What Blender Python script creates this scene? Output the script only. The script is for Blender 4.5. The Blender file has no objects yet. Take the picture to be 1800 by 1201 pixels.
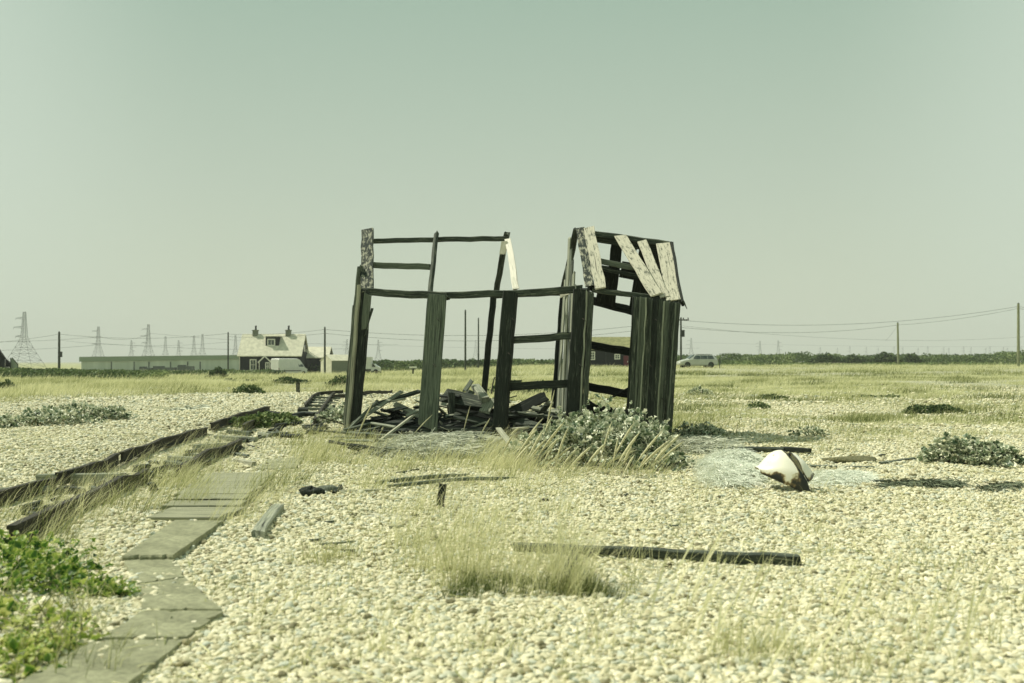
import bpy, math, random
import numpy as np
from mathutils import Vector, Matrix
R = math.radians
random.seed(7)
rng = np.random.default_rng(11)
sc = bpy.context.scene
col = sc.collection

# ------------------------------------------------------------------ camera
CAM = Vector((0, 0, 1.25)); FP = 1750.0; PITCH = R(1.16)
cd = bpy.data.cameras.new("camera"); cam = bpy.data.objects.new("camera", cd); col.objects.link(cam)
cam.location = CAM; cam.rotation_euler = (R(90) + PITCH, 0, 0)
cd.sensor_width = 36; cd.lens = 35; cd.clip_start = 0.05; cd.clip_end = 20000
cd.dof.use_dof = True; cd.dof.focus_distance = 16.5; cd.dof.aperture_fstop = 2.6
sc.camera = cam

# ------------------------------------------------------------------ sky, sun, exposure
SUN_EL = R(53); SUN_DIR = Vector((-0.95, 0.31, 0)).normalized()
w = bpy.data.worlds.new("World"); sc.world = w; w.use_nodes = True
nt = w.node_tree; N = nt.nodes; L = nt.links; N.clear()
out = N.new("ShaderNodeOutputWorld"); bg = N.new("ShaderNodeBackground"); bg.inputs[1].default_value = 0.1
sky = N.new("ShaderNodeTexSky"); sky.sky_type = 'NISHITA'; sky.sun_disc = False
sky.sun_elevation = SUN_EL; sky.sun_rotation = math.atan2(SUN_DIR.x, SUN_DIR.y)
sky.dust_density = 4; sky.air_density = 1.2
tc = N.new("ShaderNodeTexCoord"); sep = N.new("ShaderNodeSeparateXYZ"); L.new(tc.outputs['Generated'], sep.inputs[0])
ramp = N.new("ShaderNodeValToRGB"); cr = ramp.color_ramp
def s2l(c): return tuple(((v/255)/12.92 if v/255 <= .04045 else ((v/255+.055)/1.055)**2.4) for v in c)
cr.elements[0].position = 0.0; cr.elements[0].color = (*s2l((212, 221, 196)), 1)
cr.elements[1].position = 1.0; cr.elements[1].color = (*s2l((112, 148, 132)), 1)
e = cr.elements.new(0.17); e.color = (*s2l((190, 205, 185)), 1)
e = cr.elements.new(0.35); e.color = (*s2l((163, 188, 168)), 1)
L.new(sep.outputs[2], ramp.inputs[0])
ab = N.new("ShaderNodeMath"); ab.operation = 'ABSOLUTE'; L.new(sep.outputs[0], ab.inputs[0])
mr = N.new("ShaderNodeMapRange"); mr.interpolation_type = 'SMOOTHSTEP'
mr.inputs[1].default_value = 0.27; mr.inputs[2].default_value = 0.52; mr.inputs[3].default_value = 0; mr.inputs[4].default_value = 0.62
L.new(ab.outputs[0], mr.inputs[0])
pale = N.new("ShaderNodeMix"); pale.data_type = 'RGBA'; pale.inputs[7].default_value = (*s2l((213, 228, 211)), 1)
L.new(mr.outputs[0], pale.inputs[0]); L.new(ramp.outputs[0], pale.inputs[6])
up = N.new("ShaderNodeVectorMath"); up.operation = 'SCALE'; up.inputs[3].default_value = 10.0
L.new(pale.outputs[2], up.inputs[0])
mx = N.new("ShaderNodeMix"); mx.data_type = 'RGBA'; mx.inputs[0].default_value = 0.93
L.new(sky.outputs[0], mx.inputs[6]); L.new(up.outputs[0], mx.inputs[7])
L.new(mx.outputs[2], bg.inputs[0]); L.new(bg.outputs[0], out.inputs[0])

sd = bpy.data.lights.new("sun", 'SUN'); sd.energy = 5.0; sd.angle = R(0.5); sd.color = (1.0, 0.95, 0.82)
sun = bpy.data.objects.new("sun", sd); col.objects.link(sun)
to_sun = Vector((SUN_DIR.x*math.cos(SUN_EL), SUN_DIR.y*math.cos(SUN_EL), math.sin(SUN_EL)))
sun.rotation_euler = to_sun.to_track_quat('Z', 'Y').to_euler(); sun.location = (-30, 20, 50)
vs = sc.view_settings
vs.view_transform = 'Standard'; vs.look = 'None'; vs.gamma = 1; vs.exposure = 0.0; vs.use_curve_mapping = False
sc.cycles.max_bounces = 5; sc.cycles.diffuse_bounces = 2; sc.cycles.transparent_max_bounces = 6
sc.cycles.use_denoising = True; sc.cycles.volume_bounces = 0

# ------------------------------------------------------------------ numpy noise and terrain
def _h(ix, iy, seed):
    n = (ix.astype(np.int64)*374761393 + iy.astype(np.int64)*668265263 + seed*1442695041) & 0x7fffffff
    n = ((n ^ (n >> 13))*1274126177) & 0x7fffffff
    return ((n ^ (n >> 16)) & 0xffff)/65535.0
def vn(x, y, s, seed=0):
    x = np.asarray(x, float)/s; y = np.asarray(y, float)/s
    ix = np.floor(x); iy = np.floor(y); fx = x-ix; fy = y-iy
    fx = fx*fx*(3-2*fx); fy = fy*fy*(3-2*fy)
    a = _h(ix, iy, seed); b = _h(ix+1, iy, seed); c = _h(ix, iy+1, seed); d = _h(ix+1, iy+1, seed)
    return (a*(1-fx)+b*fx)*(1-fy)+(c*(1-fx)+d*fx)*fy
def ss(a, b, x):
    t = np.clip((np.asarray(x, float)-a)/(b-a), 0, 1); return t*t*(3-2*t)
def T(x, y):
    x = np.asarray(x, float); y = np.asarray(y, float)
    yy = np.maximum(y, 1.0); a = x/yy
    side = -0.62 + 1.3*ss(-0.22, 0.10, a)
    z = side*ss(30, 150, y) - 1.25*ss(150, 300, y)*(1-ss(-.2, -.02, a))
    z = z + 0.05*(vn(x, y, 3.1, 1)-.5)*ss(2, 8, y) + 0.03*(vn(x, y, .8, 2)-.5)
    z = z + 0.22*(vn(x, y, 9, 3)-.5)*ss(24, 45, y) + 0.10*(vn(x, y, 2.4, 4)-.5)*ss(18, 40, y)
    xr = -4.45 - 0.0016*(y-8)**2                       # track bed line
    z = z + 0.10*ss(0.7, 1.6, xr-x)*ss(3, 8, y)*(1-ss(26, 40, y))
    z = z - 0.06*np.exp(-((x-xr)/0.7)**2)*(1-ss(20, 30, y))
    return z
def Tz(x, y): return float(T(x, y))
ct, st = math.cos(PITCH), math.sin(PITCH)
def ray(px, py):
    x = (px-900)/FP; y = (600.5-py)/FP
    return Vector((x, ct - y*st, st + y*ct))
def P(px, py, Y):
    d = ray(px, py); return CAM + d*(Y/d.y)
def G(px, py, dz=0.0):
    d = ray(px, py); lo = 1.0; Y = 1.0
    while Y < 4000:
        p = CAM + d*(Y/d.y)
        if p.z <= Tz(p.x, p.y)+dz: break
        lo = Y; Y *= 1.04
    hi = Y
    for _ in range(18):
        m = (lo+hi)/2; p = CAM + d*(m/d.y)
        if p.z <= Tz(p.x, p.y)+dz: hi = m
        else: lo = m
    p = CAM + d*(hi/d.y)
    return Vector((p.x, p.y, Tz(p.x, p.y)+dz))

def grass_density(x, y):
    """0..1 how far the ground is grown over with turf"""
    x = np.asarray(x, float); y = np.asarray(y, float); a = x/np.maximum(y, 1)
    yb = np.interp(a, [-0.6, -0.5, -0.38, -0.28, -0.2, -0.1, 0.0, 0.08, 0.15, 0.2, 0.6], [24, 27, 34, 40, 42, 40, 26, 20, 15.5, 15.5, 15.5])
    edge = yb*(1+0.25*(vn(x, y, 2.2, 21)-.5))
    base = ss(1.0, 1.25, y/edge)
    right = ss(0.0, 0.12, a)
    n = .55*vn(x, y, 2.6, 22)+.3*vn(x, y, 0.9, 23)+.15*vn(x, y, 0.35, 24)
    nf = .45*vn(x, y*1.6, 11, 25)+.35*vn(x, y*1.2, 4, 26)+.2*vn(x, y, 1.4, 27)
    patch = ss(0.33, 0.50, n)*(1-ss(20, 40, y))+np.maximum(ss(0.38, 0.52, nf), .22)*ss(20, 40, y)
    patch = patch*right + (1-right)*np.maximum(ss(.22, .42, nf), .0)
    far = ss(75, 170, y)*.85
    return base*np.clip(patch*(1-far)+far, 0, 1)

# ------------------------------------------------------------------ materials
def new_mat(name):
    m = bpy.data.materials.new(name); m.use_nodes = True
    nt = m.node_tree; b = nt.nodes["Principled BSDF"]; return m, nt, b
def nd(nt, t, **k):
    n = nt.nodes.new(t)
    for a, v in k.items(): setattr(n, a, v)
    return n
def setramp(r, stops):
    c = r.color_ramp
    while len(c.elements) > 2: c.elements.remove(c.elements[-1])
    c.elements[0].position = stops[0][0]; c.elements[0].color = (*stops[0][1], 1)
    c.elements[1].position = stops[1][0]; c.elements[1].color = (*stops[1][1], 1)
    for p, cc in stops[2:]:
        e = c.elements.new(p); e.color = (*cc, 1)
def noise_mat(name, c0, c1, scale=4, rough=.85, detail=6, bump=0.0, coord='Object', stretch=(1, 1, 1), spec=.3, metal=0.0, lo=.35, hi=.65):
    m, nt, b = new_mat(name); L = nt.links
    tc = nd(nt, "ShaderNodeTexCoord"); mp = nd(nt, "ShaderNodeMapping"); mp.inputs['Scale'].default_value = stretch
    L.new(tc.outputs[coord], mp.inputs[0])
    n = nd(nt, "ShaderNodeTexNoise"); n.inputs['Scale'].default_value = scale; n.inputs['Detail'].default_value = detail
    L.new(mp.outputs[0], n.inputs['Vector'])
    r = nd(nt, "ShaderNodeValToRGB"); setramp(r, [(lo, c0), (hi, c1)])
    L.new(n.outputs[0], r.inputs[0]); L.new(r.outputs[0], b.inputs['Base Color'])
    b.inputs['Roughness'].default_value = rough; b.inputs['Specular IOR Level'].default_value = spec; b.inputs['Metallic'].default_value = metal
    if bump:
        bp = nd(nt, "ShaderNodeBump"); bp.inputs['Strength'].default_value = bump; bp.inputs['Distance'].default_value = .02
        L.new(n.outputs[0], bp.inputs['Height']); L.new(bp.outputs[0], b.inputs['Normal'])
    return m
def wood(name, dark, light, patch=None, pamt=.5, pscale=2.0, grain=70, rough=.85, diag=False, ps_=(3.2, 1.0, 1)):
    """UV u = across in metres, v = along in metres"""
    m, nt, b = new_mat(name); L = nt.links
    tc = nd(nt, "ShaderNodeTexCoord"); mp = nd(nt, "ShaderNodeMapping"); mp.inputs['Scale'].default_value = (grain, grain*.035, 1)
    if diag:
        mp.inputs['Rotation'].default_value = (0, 0, R(38))
    L.new(tc.outputs['UV'], mp.inputs[0])
    n = nd(nt, "ShaderNodeTexNoise"); n.inputs['Scale'].default_value = 1.0; n.inputs['Detail'].default_value = 8; n.inputs['Roughness'].default_value = .7; n.inputs['Distortion'].default_value = .6
    L.new(mp.outputs[0], n.inputs['Vector'])
    r = nd(nt, "ShaderNodeValToRGB"); setramp(r, [(.36, dark), (.68, light)]); L.new(n.outputs[0], r.inputs[0])
    n2 = nd(nt, "ShaderNodeTexNoise"); n2.inputs['Scale'].default_value = pscale; n2.inputs['Detail'].default_value = 9; n2.inputs['Roughness'].default_value = .72
    mp2 = nd(nt, "ShaderNodeMapping"); mp2.inputs['Scale'].default_value = ps_; L.new(tc.outputs['UV'], mp2.inputs[0]); L.new(mp2.outputs[0], n2.inputs['Vector'])
    colr = r.outputs[0]
    if patch:
        t = .64-.3*pamt
        r2 = nd(nt, "ShaderNodeValToRGB"); setramp(r2, [(t, (0, 0, 0)), (t+.09, (1, 1, 1))]); L.new(n2.outputs[0], r2.inputs[0])
        n3 = nd(nt, "ShaderNodeMix"); n3.data_type = 'RGBA'; n3.blend_type = 'MULTIPLY'; n3.inputs[0].default_value = .35
        n3.inputs[6].default_value = (*patch, 1)
        r4 = nd(nt, "ShaderNodeValToRGB"); setramp(r4, [(.3, (.35, .35, .35)), (.6, (1, 1, 1))]); L.new(n.outputs[0], r4.inputs[0]); L.new(r4.outputs[0], n3.inputs[7])
        mxn = nd(nt, "ShaderNodeMix"); mxn.data_type = 'RGBA'; L.new(r2.outputs[0], mxn.inputs[0]); L.new(colr, mxn.inputs[6]); L.new(n3.outputs[2], mxn.inputs[7]); colr = mxn.outputs[2]
    n5 = nd(nt, "ShaderNodeTexNoise"); n5.inputs['Scale'].default_value = 1.0; n5.inputs['Detail'].default_value = 4; n5.inputs['Distortion'].default_value = .3
    mp5 = nd(nt, "ShaderNodeMapping"); mp5.inputs['Scale'].default_value = (42, .9, 1); L.new(tc.outputs['UV'], mp5.inputs[0]); L.new(mp5.outputs[0], n5.inputs['Vector'])
    r5 = nd(nt, "ShaderNodeValToRGB"); setramp(r5, [(.31, (.12, .12, .12)), (.37, (1, 1, 1))]); L.new(n5.outputs[0], r5.inputs[0])
    m5 = nd(nt, "ShaderNodeMix"); m5.data_type = 'RGBA'; m5.blend_type = 'MULTIPLY'; m5.inputs[0].default_value = 1; L.new(colr, m5.inputs[6]); L.new(r5.outputs[0], m5.inputs[7]); colr = m5.outputs[2]
    L.new(colr, b.inputs['Base Color'])
    b.inputs['Roughness'].default_value = rough; b.inputs['Specular IOR Level'].default_value = .35
    bp = nd(nt, "ShaderNodeBump"); bp.inputs['Strength'].default_value = .7; bp.inputs['Distance'].default_value = .008
    ad = nd(nt, "ShaderNodeMath"); ad.operation = 'ADD'; L.new(n.outputs[0], ad.inputs[0]); L.new(n2.outputs[0], ad.inputs[1])
    L.new(ad.outputs[0], bp.inputs['Height']); L.new(bp.outputs[0], b.inputs['Normal'])
    return m
def tint_mat(name, stops, rough=.7, trans=.35, spec=.25):
    m, nt, b = new_mat(name); L = nt.links
    at = nd(nt, "ShaderNodeAttribute"); at.attribute_name = 'tint'
    r = nd(nt, "ShaderNodeValToRGB"); setramp(r, stops); L.new(at.outputs['Fac'], r.inputs[0]); L.new(r.outputs[0], b.inputs['Base Color'])
    b.inputs['Roughness'].default_value = rough; b.inputs['Specular IOR Level'].default_value = spec
    if trans:
        tr = nd(nt, "ShaderNodeBsdfTranslucent"); L.new(r.outputs[0], tr.inputs[0])
        ms = nd(nt, "ShaderNodeMixShader"); ms.inputs[0].default_value = trans
        o = nt.nodes["Material Output"]; L.new(b.outputs[0], ms.inputs[1]); L.new(tr.outputs[0], ms.inputs[2]); L.new(ms.outputs[0], o.inputs[0])
    return m
W_tar = wood("tarred_wood", (.006, .009, .006), (.030, .040, .030), patch=(.13, .15, .11), pamt=.26, pscale=4, ps_=(14, .6, 1))
W_dark = wood("dark_wood", (.010, .015, .011), (.088, .108, .078), patch=(.22, .24, .17), pamt=.34, pscale=4, ps_=(12, .7, 1))
W_mid = wood("weathered_wood", (.045, .058, .042), (.20, .23, .165))
W_grey = wood("grey_wood", (.12, .14, .10), (.42, .44, .32))
W_diag = wood("board_with_slanting_saw_marks", (.022, .034, .024), (.20, .24, .165), diag=True, grain=55)
W_pale = wood("bleached_wood", (.22, .23, .16), (.55, .54, .40))
W_paint = wood("peeling_cream_paint", (.05, .06, .045), (.26, .27, .20), patch=(.58, .56, .43), pamt=.82, pscale=4, ps_=(7, 1.6, 1))
W_tarpeel = wood("peeling_tar_over_cream", (.20, .21, .15), (.48, .47, .35), patch=(.025, .035, .028), pamt=.72, pscale=5, ps_=(4, 1.6, 1))
W_white = wood("white_painted_wood", (.55, .53, .42), (.80, .78, .66), patch=(.84, .80, .68), pamt=.8)
M_rust = noise_mat("rusted_rail", (.010, .012, .009), (.060, .055, .036), 30, .8, bump=.4)
def slab_mat():
    m, nt, b = new_mat("lichened_concrete"); L = nt.links; tc = nd(nt, "ShaderNodeTexCoord"); outs = []
    for sc_, r0, r1, lo, hi in ((3.5, .62, 1.0, .35, .65), (26, .72, 1.0, .38, .6), (150, .78, 1.0, .3, .62)):
        n = nd(nt, "ShaderNodeTexNoise"); n.inputs['Scale'].default_value = sc_; n.inputs['Detail'].default_value = 8; n.inputs['Roughness'].default_value = .75; L.new(tc.outputs['Object'], n.inputs['Vector'])
        r = nd(nt, "ShaderNodeValToRGB"); setramp(r, [(lo, (r0, r0, r0)), (hi, (r1, r1, r1*.97))]); L.new(n.outputs[0], r.inputs[0]); outs.append((n, r))
    c = nd(nt, "ShaderNodeMix"); c.data_type = 'RGBA'; c.inputs[6].default_value = (.31, .33, .19, 1); c.inputs[7].default_value = (.52, .52, .37, 1); L.new(outs[0][0].outputs[0], c.inputs[0]); last = c.outputs[2]
    for n, r in outs:
        m2 = nd(nt, "ShaderNodeMix"); m2.data_type = 'RGBA'; m2.blend_type = 'MULTIPLY'; m2.inputs[0].default_value = 1; L.new(last, m2.inputs[6]); L.new(r.outputs[0], m2.inputs[7]); last = m2.outputs[2]
    L.new(last, b.inputs['Base Color']); b.inputs['Roughness'].default_value = .95; b.inputs['Specular IOR Level'].default_value = .2
    bp = nd(nt, "ShaderNodeBump"); bp.inputs['Strength'].default_value = .8; bp.inputs['Distance'].default_value = .012; L.new(outs[1][0].outputs[0], bp.inputs['Height']); L.new(bp.outputs[0], b.inputs['Normal'])
    return m
M_slab = slab_mat()
M_black = noise_mat("black_tarred_boarding", (.004, .007, .006), (.012, .018, .015), 3, .8, stretch=(8, 8, .5))
M_roofpale = noise_mat("pale_sheet_roof", (.52, .51, .39), (.68, .66, .51), 2.0, .8)
M_roofolive = noise_mat("lichened_olive_roof", (.16, .17, .07), (.28, .28, .13), 2.5, .9)
M_white = noise_mat("white_paint", (.62, .62, .54), (.75, .74, .64), 6, .6)
M_red = noise_mat("dark_red_paint", (.09, .012, .02), (.14, .02, .03), 6, .6)
M_brick = noise_mat("sooty_brick", (.10, .12, .09), (.24, .25, .19), 9, .9)
M_glass = noise_mat("window_glass", (.03, .05, .045), (.07, .09, .08), 3, .12, spec=.6)
M_vanw = noise_mat("van_paint", (.55, .57, .52), (.62, .63, .58), 2, .35, spec=.5)
M_car = noise_mat("silver_car_paint", (.42, .45, .38), (.50, .52, .45), 3, .35, spec=.6, metal=.2)
M_tyre = noise_mat("tyre_rubber", (.012, .014, .012), (.03, .03, .028), 10, .9)
M_dkplastic = noise_mat("dark_trim", (.02, .025, .022), (.04, .045, .04), 8, .6)
M_lamp = noise_mat("lamp_lens", (.6, .5, .35), (.7, .65, .5), 8, .2)
M_warewall = noise_mat("warehouse_cladding", (.33, .39, .31), (.46, .52, .44), 1, .8, stretch=(.35, .35, .01))
M_wareroof = noise_mat("warehouse_roof", (.17, .23, .15), (.20, .26, .17), .02, .8)
M_steel = noise_mat("pylon_steel", (.03, .05, .035), (.06, .085, .06), .2, .6)
M_pole = noise_mat("pole_timber", (.02, .028, .02), (.07, .085, .06), 3, .9, stretch=(6, 6, .6))
M_polepale = noise_mat("bleached_pole_timber", (.15, .17, .09), (.28, .29, .17), 3, .9, stretch=(6, 6, .6))
M_wire = noise_mat("cable", (.05, .065, .05), (.08, .1, .08), 1, .7)
M_net = tint_mat("netting", [(0, (.14, .17, .12)), (1, (.72, .74, .58)), (.5, (.48, .50, .37))], trans=.2)
M_cyanet = tint_mat("bluish_netting", [(0, (.48, .53, .42)), (1, (.92, .93, .79)), (.5, (.78, .82, .68))], trans=.2)
M_weed = tint_mat("wrack", [(0, (.05, .07, .045)), (1, (.20, .23, .14))], trans=.1)
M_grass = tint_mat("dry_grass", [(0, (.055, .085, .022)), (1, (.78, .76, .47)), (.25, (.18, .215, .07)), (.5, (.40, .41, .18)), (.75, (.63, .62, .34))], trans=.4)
M_kale = tint_mat("kale_leaf", [(0, (.018, .036, .018)), (1, (.86, .86, .64)), (.38, (.07, .12, .055)), (.58, (.22, .29, .16)), (.78, (.56, .60, .42))], rough=.45, trans=.15, spec=.5)
M_bramble = tint_mat("bramble_leaf", [(0, (.012, .04, .008)), (1, (.66, .66, .26)), (.3, (.05, .13, .015)), (.5, (.19, .31, .045)), (.75, (.40, .48, .10))], rough=.5, trans=.35, spec=.4)
M_scrub = tint_mat("scrub_leaf", [(0, (.02, .045, .018)), (1, (.30, .36, .14)), (.55, (.10, .155, .05))], trans=.2)
M_stem = noise_mat("stem", (.10, .12, .05), (.22, .22, .12), 20, .9)

def ground_mat():
    m, nt, b = new_mat("ground_shingle_and_turf"); L = nt.links
    tc = nd(nt, "ShaderNodeTexCoord")
    vo = nd(nt, "ShaderNodeTexVoronoi"); vo.inputs['Scale'].default_value = 22; L.new(tc.outputs['Object'], vo.inputs['Vector'])
    sp = nd(nt, "ShaderNodeSeparateColor"); L.new(vo.outputs['Color'], sp.inputs[0])
    r = nd(nt, "ShaderNodeValToRGB"); setramp(r, [(0, (.20, .20, .12)), (1, (.68, .65, .48)), (.5, (.46, .45, .31)), (.8, (.40, .42, .34))])
    L.new(sp.outputs[0], r.inputs[0])
    n = nd(nt, "ShaderNodeTexNoise"); n.inputs['Scale'].default_value = 1.3; n.inputs['Detail'].default_value = 10; n.inputs['Roughness'].default_value = .75; L.new(tc.outputs['Object'], n.inputs['Vector'])
    tr = nd(nt, "ShaderNodeValToRGB"); setramp(tr, [(.3, (.11, .13, .045)), (.7, (.54, .53, .31)), (.5, (.33, .345, .15))]); L.new(n.outputs[0], tr.inputs[0])
    at = nd(nt, "ShaderNodeAttribute"); at.attribute_name = 'turf'
    mxn = nd(nt, "ShaderNodeMix"); mxn.data_type = 'RGBA'; L.new(at.outputs['Fac'], mxn.inputs[0]); L.new(r.outputs[0], mxn.inputs[6]); L.new(tr.outputs[0], mxn.inputs[7])
    L.new(mxn.outputs[2], b.inputs['Base Color']); b.inputs['Roughness'].default_value = .95; b.inputs['Specular IOR Level'].default_value = .15
    bp = nd(nt, "ShaderNodeBump"); bp.inputs['Strength'].default_value = .9; bp.inputs['Distance'].default_value = .03; bp.invert = True
    L.new(vo.outputs['Distance'], bp.inputs['Height']); L.new(bp.outputs[0], b.inputs['Normal'])
    return m
M_ground = ground_mat()
def pebble_mat():
    m, nt, b = new_mat("flint_pebbles"); L = nt.links
    oi = nd(nt, "ShaderNodeObjectInfo")
    r = nd(nt, "ShaderNodeValToRGB")
    setramp(r, [(0, (.16, .15, .08)), (1, (.86, .81, .61)), (.07, (.38, .35, .20)), (.14, (.56, .53, .34)), (.35, (.66, .63, .42)), (.52, (.74, .70, .48)), (.66, (.50, .54, .44)), (.74, (.58, .59, .45)), (.84, (.74, .71, .50)), (.93, (.82, .78, .57))])
    r.color_ramp.interpolation = 'CONSTANT' if False else 'LINEAR'
    L.new(oi.outputs['Random'], r.inputs[0])
    tc = nd(nt, "ShaderNodeTexCoord"); n = nd(nt, "ShaderNodeTexNoise"); n.inputs['Scale'].default_value = 1.6; n.inputs['Detail'].default_value = 5; L.new(tc.outputs['Object'], n.inputs['Vector'])
    r2 = nd(nt, "ShaderNodeValToRGB"); setramp(r2, [(.3, (.84, .82, .76)), (.6, (1, 1, 1))]); L.new(n.outputs[0], r2.inputs[0])
    mu = nd(nt, "ShaderNodeMix"); mu.data_type = 'RGBA'; mu.blend_type = 'MULTIPLY'; mu.inputs[0].default_value = 1
    L.new(r.outputs[0], mu.inputs[6]); L.new(r2.outputs[0], mu.inputs[7]); L.new(mu.outputs[2], b.inputs['Base Color'])
    b.inputs['Roughness'].default_value = .65; b.inputs['Specular IOR Level'].default_value = .3
    return m
M_pebble = pebble_mat()

# ------------------------------------------------------------------ object helpers
def tag(o, label=None, cat=None, group=None, kind=None):
    if label: o['label'] = label
    if cat: o['category'] = cat
    if group: o['group'] = group
    if kind: o['kind'] = kind
    return o
def wloc(o):
    p = Vector((0, 0, 0))
    while o: p += Vector(o.location); o = o.parent
    return p
def thing(name, label, cat, loc, group=None):
    o = bpy.data.objects.new(name, None); col.objects.link(o); o.location = loc; o.empty_display_size = .2
    return tag(o, label, cat, group)
def link(name, me, mat, parent=None):
    if mat: me.materials.append(mat)
    o = bpy.data.objects.new(name, me); col.objects.link(o)
    if parent: o.parent = parent
    return o
class MB:
    def __init__(s): s.v = []; s.f = []; s.uv = []
    def add(s, vs_, fs, uvs=None):
        b = len(s.v); s.v += [tuple(v) for v in vs_]
        for i, f in enumerate(fs):
            s.f.append(tuple(b+k for k in f))
            s.uv += (uvs[i] if uvs else [(vs_[k][0], vs_[k][1]) for k in f])
    def box(s, c, size, M=None):
        x, y, z = (k/2 for k in size); pts = [Vector((sx*x, sy*y, sz*z)) for sx in (-1, 1) for sy in (-1, 1) for sz in (-1, 1)]
        if M: pts = [M @ p for p in pts]
        pts = [p+Vector(c) for p in pts]
        s.add(pts, [(0, 1, 3, 2), (4, 6, 7, 5), (0, 4, 5, 1), (2, 3, 7, 6), (0, 2, 6, 4), (1, 5, 7, 3)])
    def plank(s, p0, p1, wd, th, n=(0, -1, 0), seg=None, jit=.008, bow=0.0, end=.03, taper=1.0, cut0=0.0, cut1=0.0):
        p0 = Vector(p0); p1 = Vector(p1); a = p1-p0; Ln = a.length
        if Ln < 1e-5: return
        a /= Ln; side = Vector(n).cross(a)
        if side.length < 1e-3: side = Vector((1, 0, 0)).cross(a)
        side.normalize(); nn = a.cross(side).normalized()
        seg = seg or max(2, min(12, int(Ln/.25)+1)); c = min(wd, th)*.12
        ring = [(-wd/2+c, -th/2), (wd/2-c, -th/2), (wd/2, -th/2+c), (wd/2, th/2-c), (wd/2-c, th/2), (-wd/2+c, th/2), (-wd/2, th/2-c), (-wd/2, -th/2+c)]
        per = [0]
        for i in range(8):
            q, r_ = ring[i], ring[(i+1) % 8]; per.append(per[-1]+math.hypot(q[0]-r_[0], q[1]-r_[1]))
        u0 = random.random()*20; v0 = random.random()*20
        V = []; 
        for k in range(seg+1):
            t = k/seg; cpt = p0 + a*(Ln*t) + nn*(bow*math.sin(math.pi*t)) + side*random.uniform(-jit, jit)
            ws = (1+(taper-1)*t)*(1+random.uniform(-.02, .02))
            for (x, y) in ring:
                e = 0
                if k == 0: e = random.uniform(-end, end)+cut0*x/wd*2
                if k == seg: e = random.uniform(-end, end)+cut1*x/wd*2
                V.append(cpt + side*x*ws + nn*y + a*e)
        F = []; U = []
        for k in range(seg):
            for i in range(8):
                j = (i+1) % 8
                F.append((k*8+i, k*8+j, (k+1)*8+j, (k+1)*8+i))
                U.append([(u0+per[i], v0+Ln*k/seg), (u0+per[i+1], v0+Ln*k/seg), (u0+per[i+1], v0+Ln*(k+1)/seg), (u0+per[i], v0+Ln*(k+1)/seg)])
        F.append(tuple(reversed(range(8)))); U.append([(u0+ring[i][0], v0+ring[i][1]) for i in reversed(range(8))])
        F.append(tuple(seg*8+i for i in range(8))); U.append([(u0+ring[i][0], v0+ring[i][1]) for i in range(8)])
        s.add(V, F, U)
    def tube(s, pts, rad, n=6, cap=True):
        pts = [Vector(p) for p in pts]; V = []; F = []
        for k, p in enumerate(pts):
            a = (pts[min(k+1, len(pts)-1)]-pts[max(k-1, 0)]).normalized()
            x = a.cross(Vector((0, 0, 1)));
            if x.length < .05: x = a.cross(Vector((1, 0, 0)))
            x.normalize(); y = a.cross(x); r_ = rad[k] if isinstance(rad, (list, tuple)) else rad
            for i in range(n):
                t = 2*math.pi*i/n; V.append(p+x*math.cos(t)*r_+y*math.sin(t)*r_)
        for k in range(len(pts)-1):
            for i in range(n):
                j = (i+1) % n; F.append((k*n+i, k*n+j, (k+1)*n+j, (k+1)*n+i))
        if cap: F.append(tuple(reversed(range(n)))); F.append(tuple((len(pts)-1)*n+i for i in range(n)))
        s.add(V, F)
    def prism(s, poly, d):
        """poly: 3D points (planar), d: extrusion vector"""
        n = len(poly); d = Vector(d); V = [Vector(p) for p in poly]+[Vector(p)+d for p in poly]
        F = [tuple(range(n)), tuple(reversed(range(n, 2*n)))]+[(i, i+n, (i+1) % n+n, (i+1) % n) for i in range(n)]
        s.add(V, F)
    def build(s, name, mat, parent=None, smooth=False):
        me = bpy.data.meshes.new(name); off = wloc(parent) if parent else Vector((0, 0, 0))
        me.from_pydata([(v[0]-off.x, v[1]-off.y, v[2]-off.z) for v in s.v], [], s.f); me.update()
        ul = me.uv_layers.new(name="UVMap"); ul.data.foreach_set("uv", np.array(s.uv, dtype=np.float32).ravel())
        import bmesh
        bm = bmesh.new(); bm.from_mesh(me); bmesh.ops.recalc_face_normals(bm, faces=bm.faces); bm.to_mesh(me); bm.free()
        if smooth: me.polygons.foreach_set("use_smooth", [True]*len(me.polygons))
        return link(name, me, mat, parent)
def mesh_np(name, V, F, mat, tint=None, parent=None, smooth=False, attr='tint'):
    me = bpy.data.meshes.new(name); V = np.asarray(V, np.float32); F = np.asarray(F, np.int32); k = F.shape[1]
    if parent is not None: V = V - np.array(wloc(parent), np.float32)
    me.vertices.add(len(V)); me.vertices.foreach_set("co", V.ravel())
    me.loops.add(F.size); me.loops.foreach_set("vertex_index", F.ravel())
    me.polygons.add(len(F)); me.polygons.foreach_set("loop_start", np.arange(0, F.size, k, dtype=np.int32))
    if smooth: me.polygons.foreach_set("use_smooth", np.ones(len(F), bool))
    if tint is not None:
        a = me.attributes.new(attr, 'FLOAT', 'POINT'); a.data.foreach_set("value", np.asarray(tint, np.float32).ravel())
    me.update(calc_edges=True); me.validate()
    return link(name, me, mat, parent)

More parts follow.
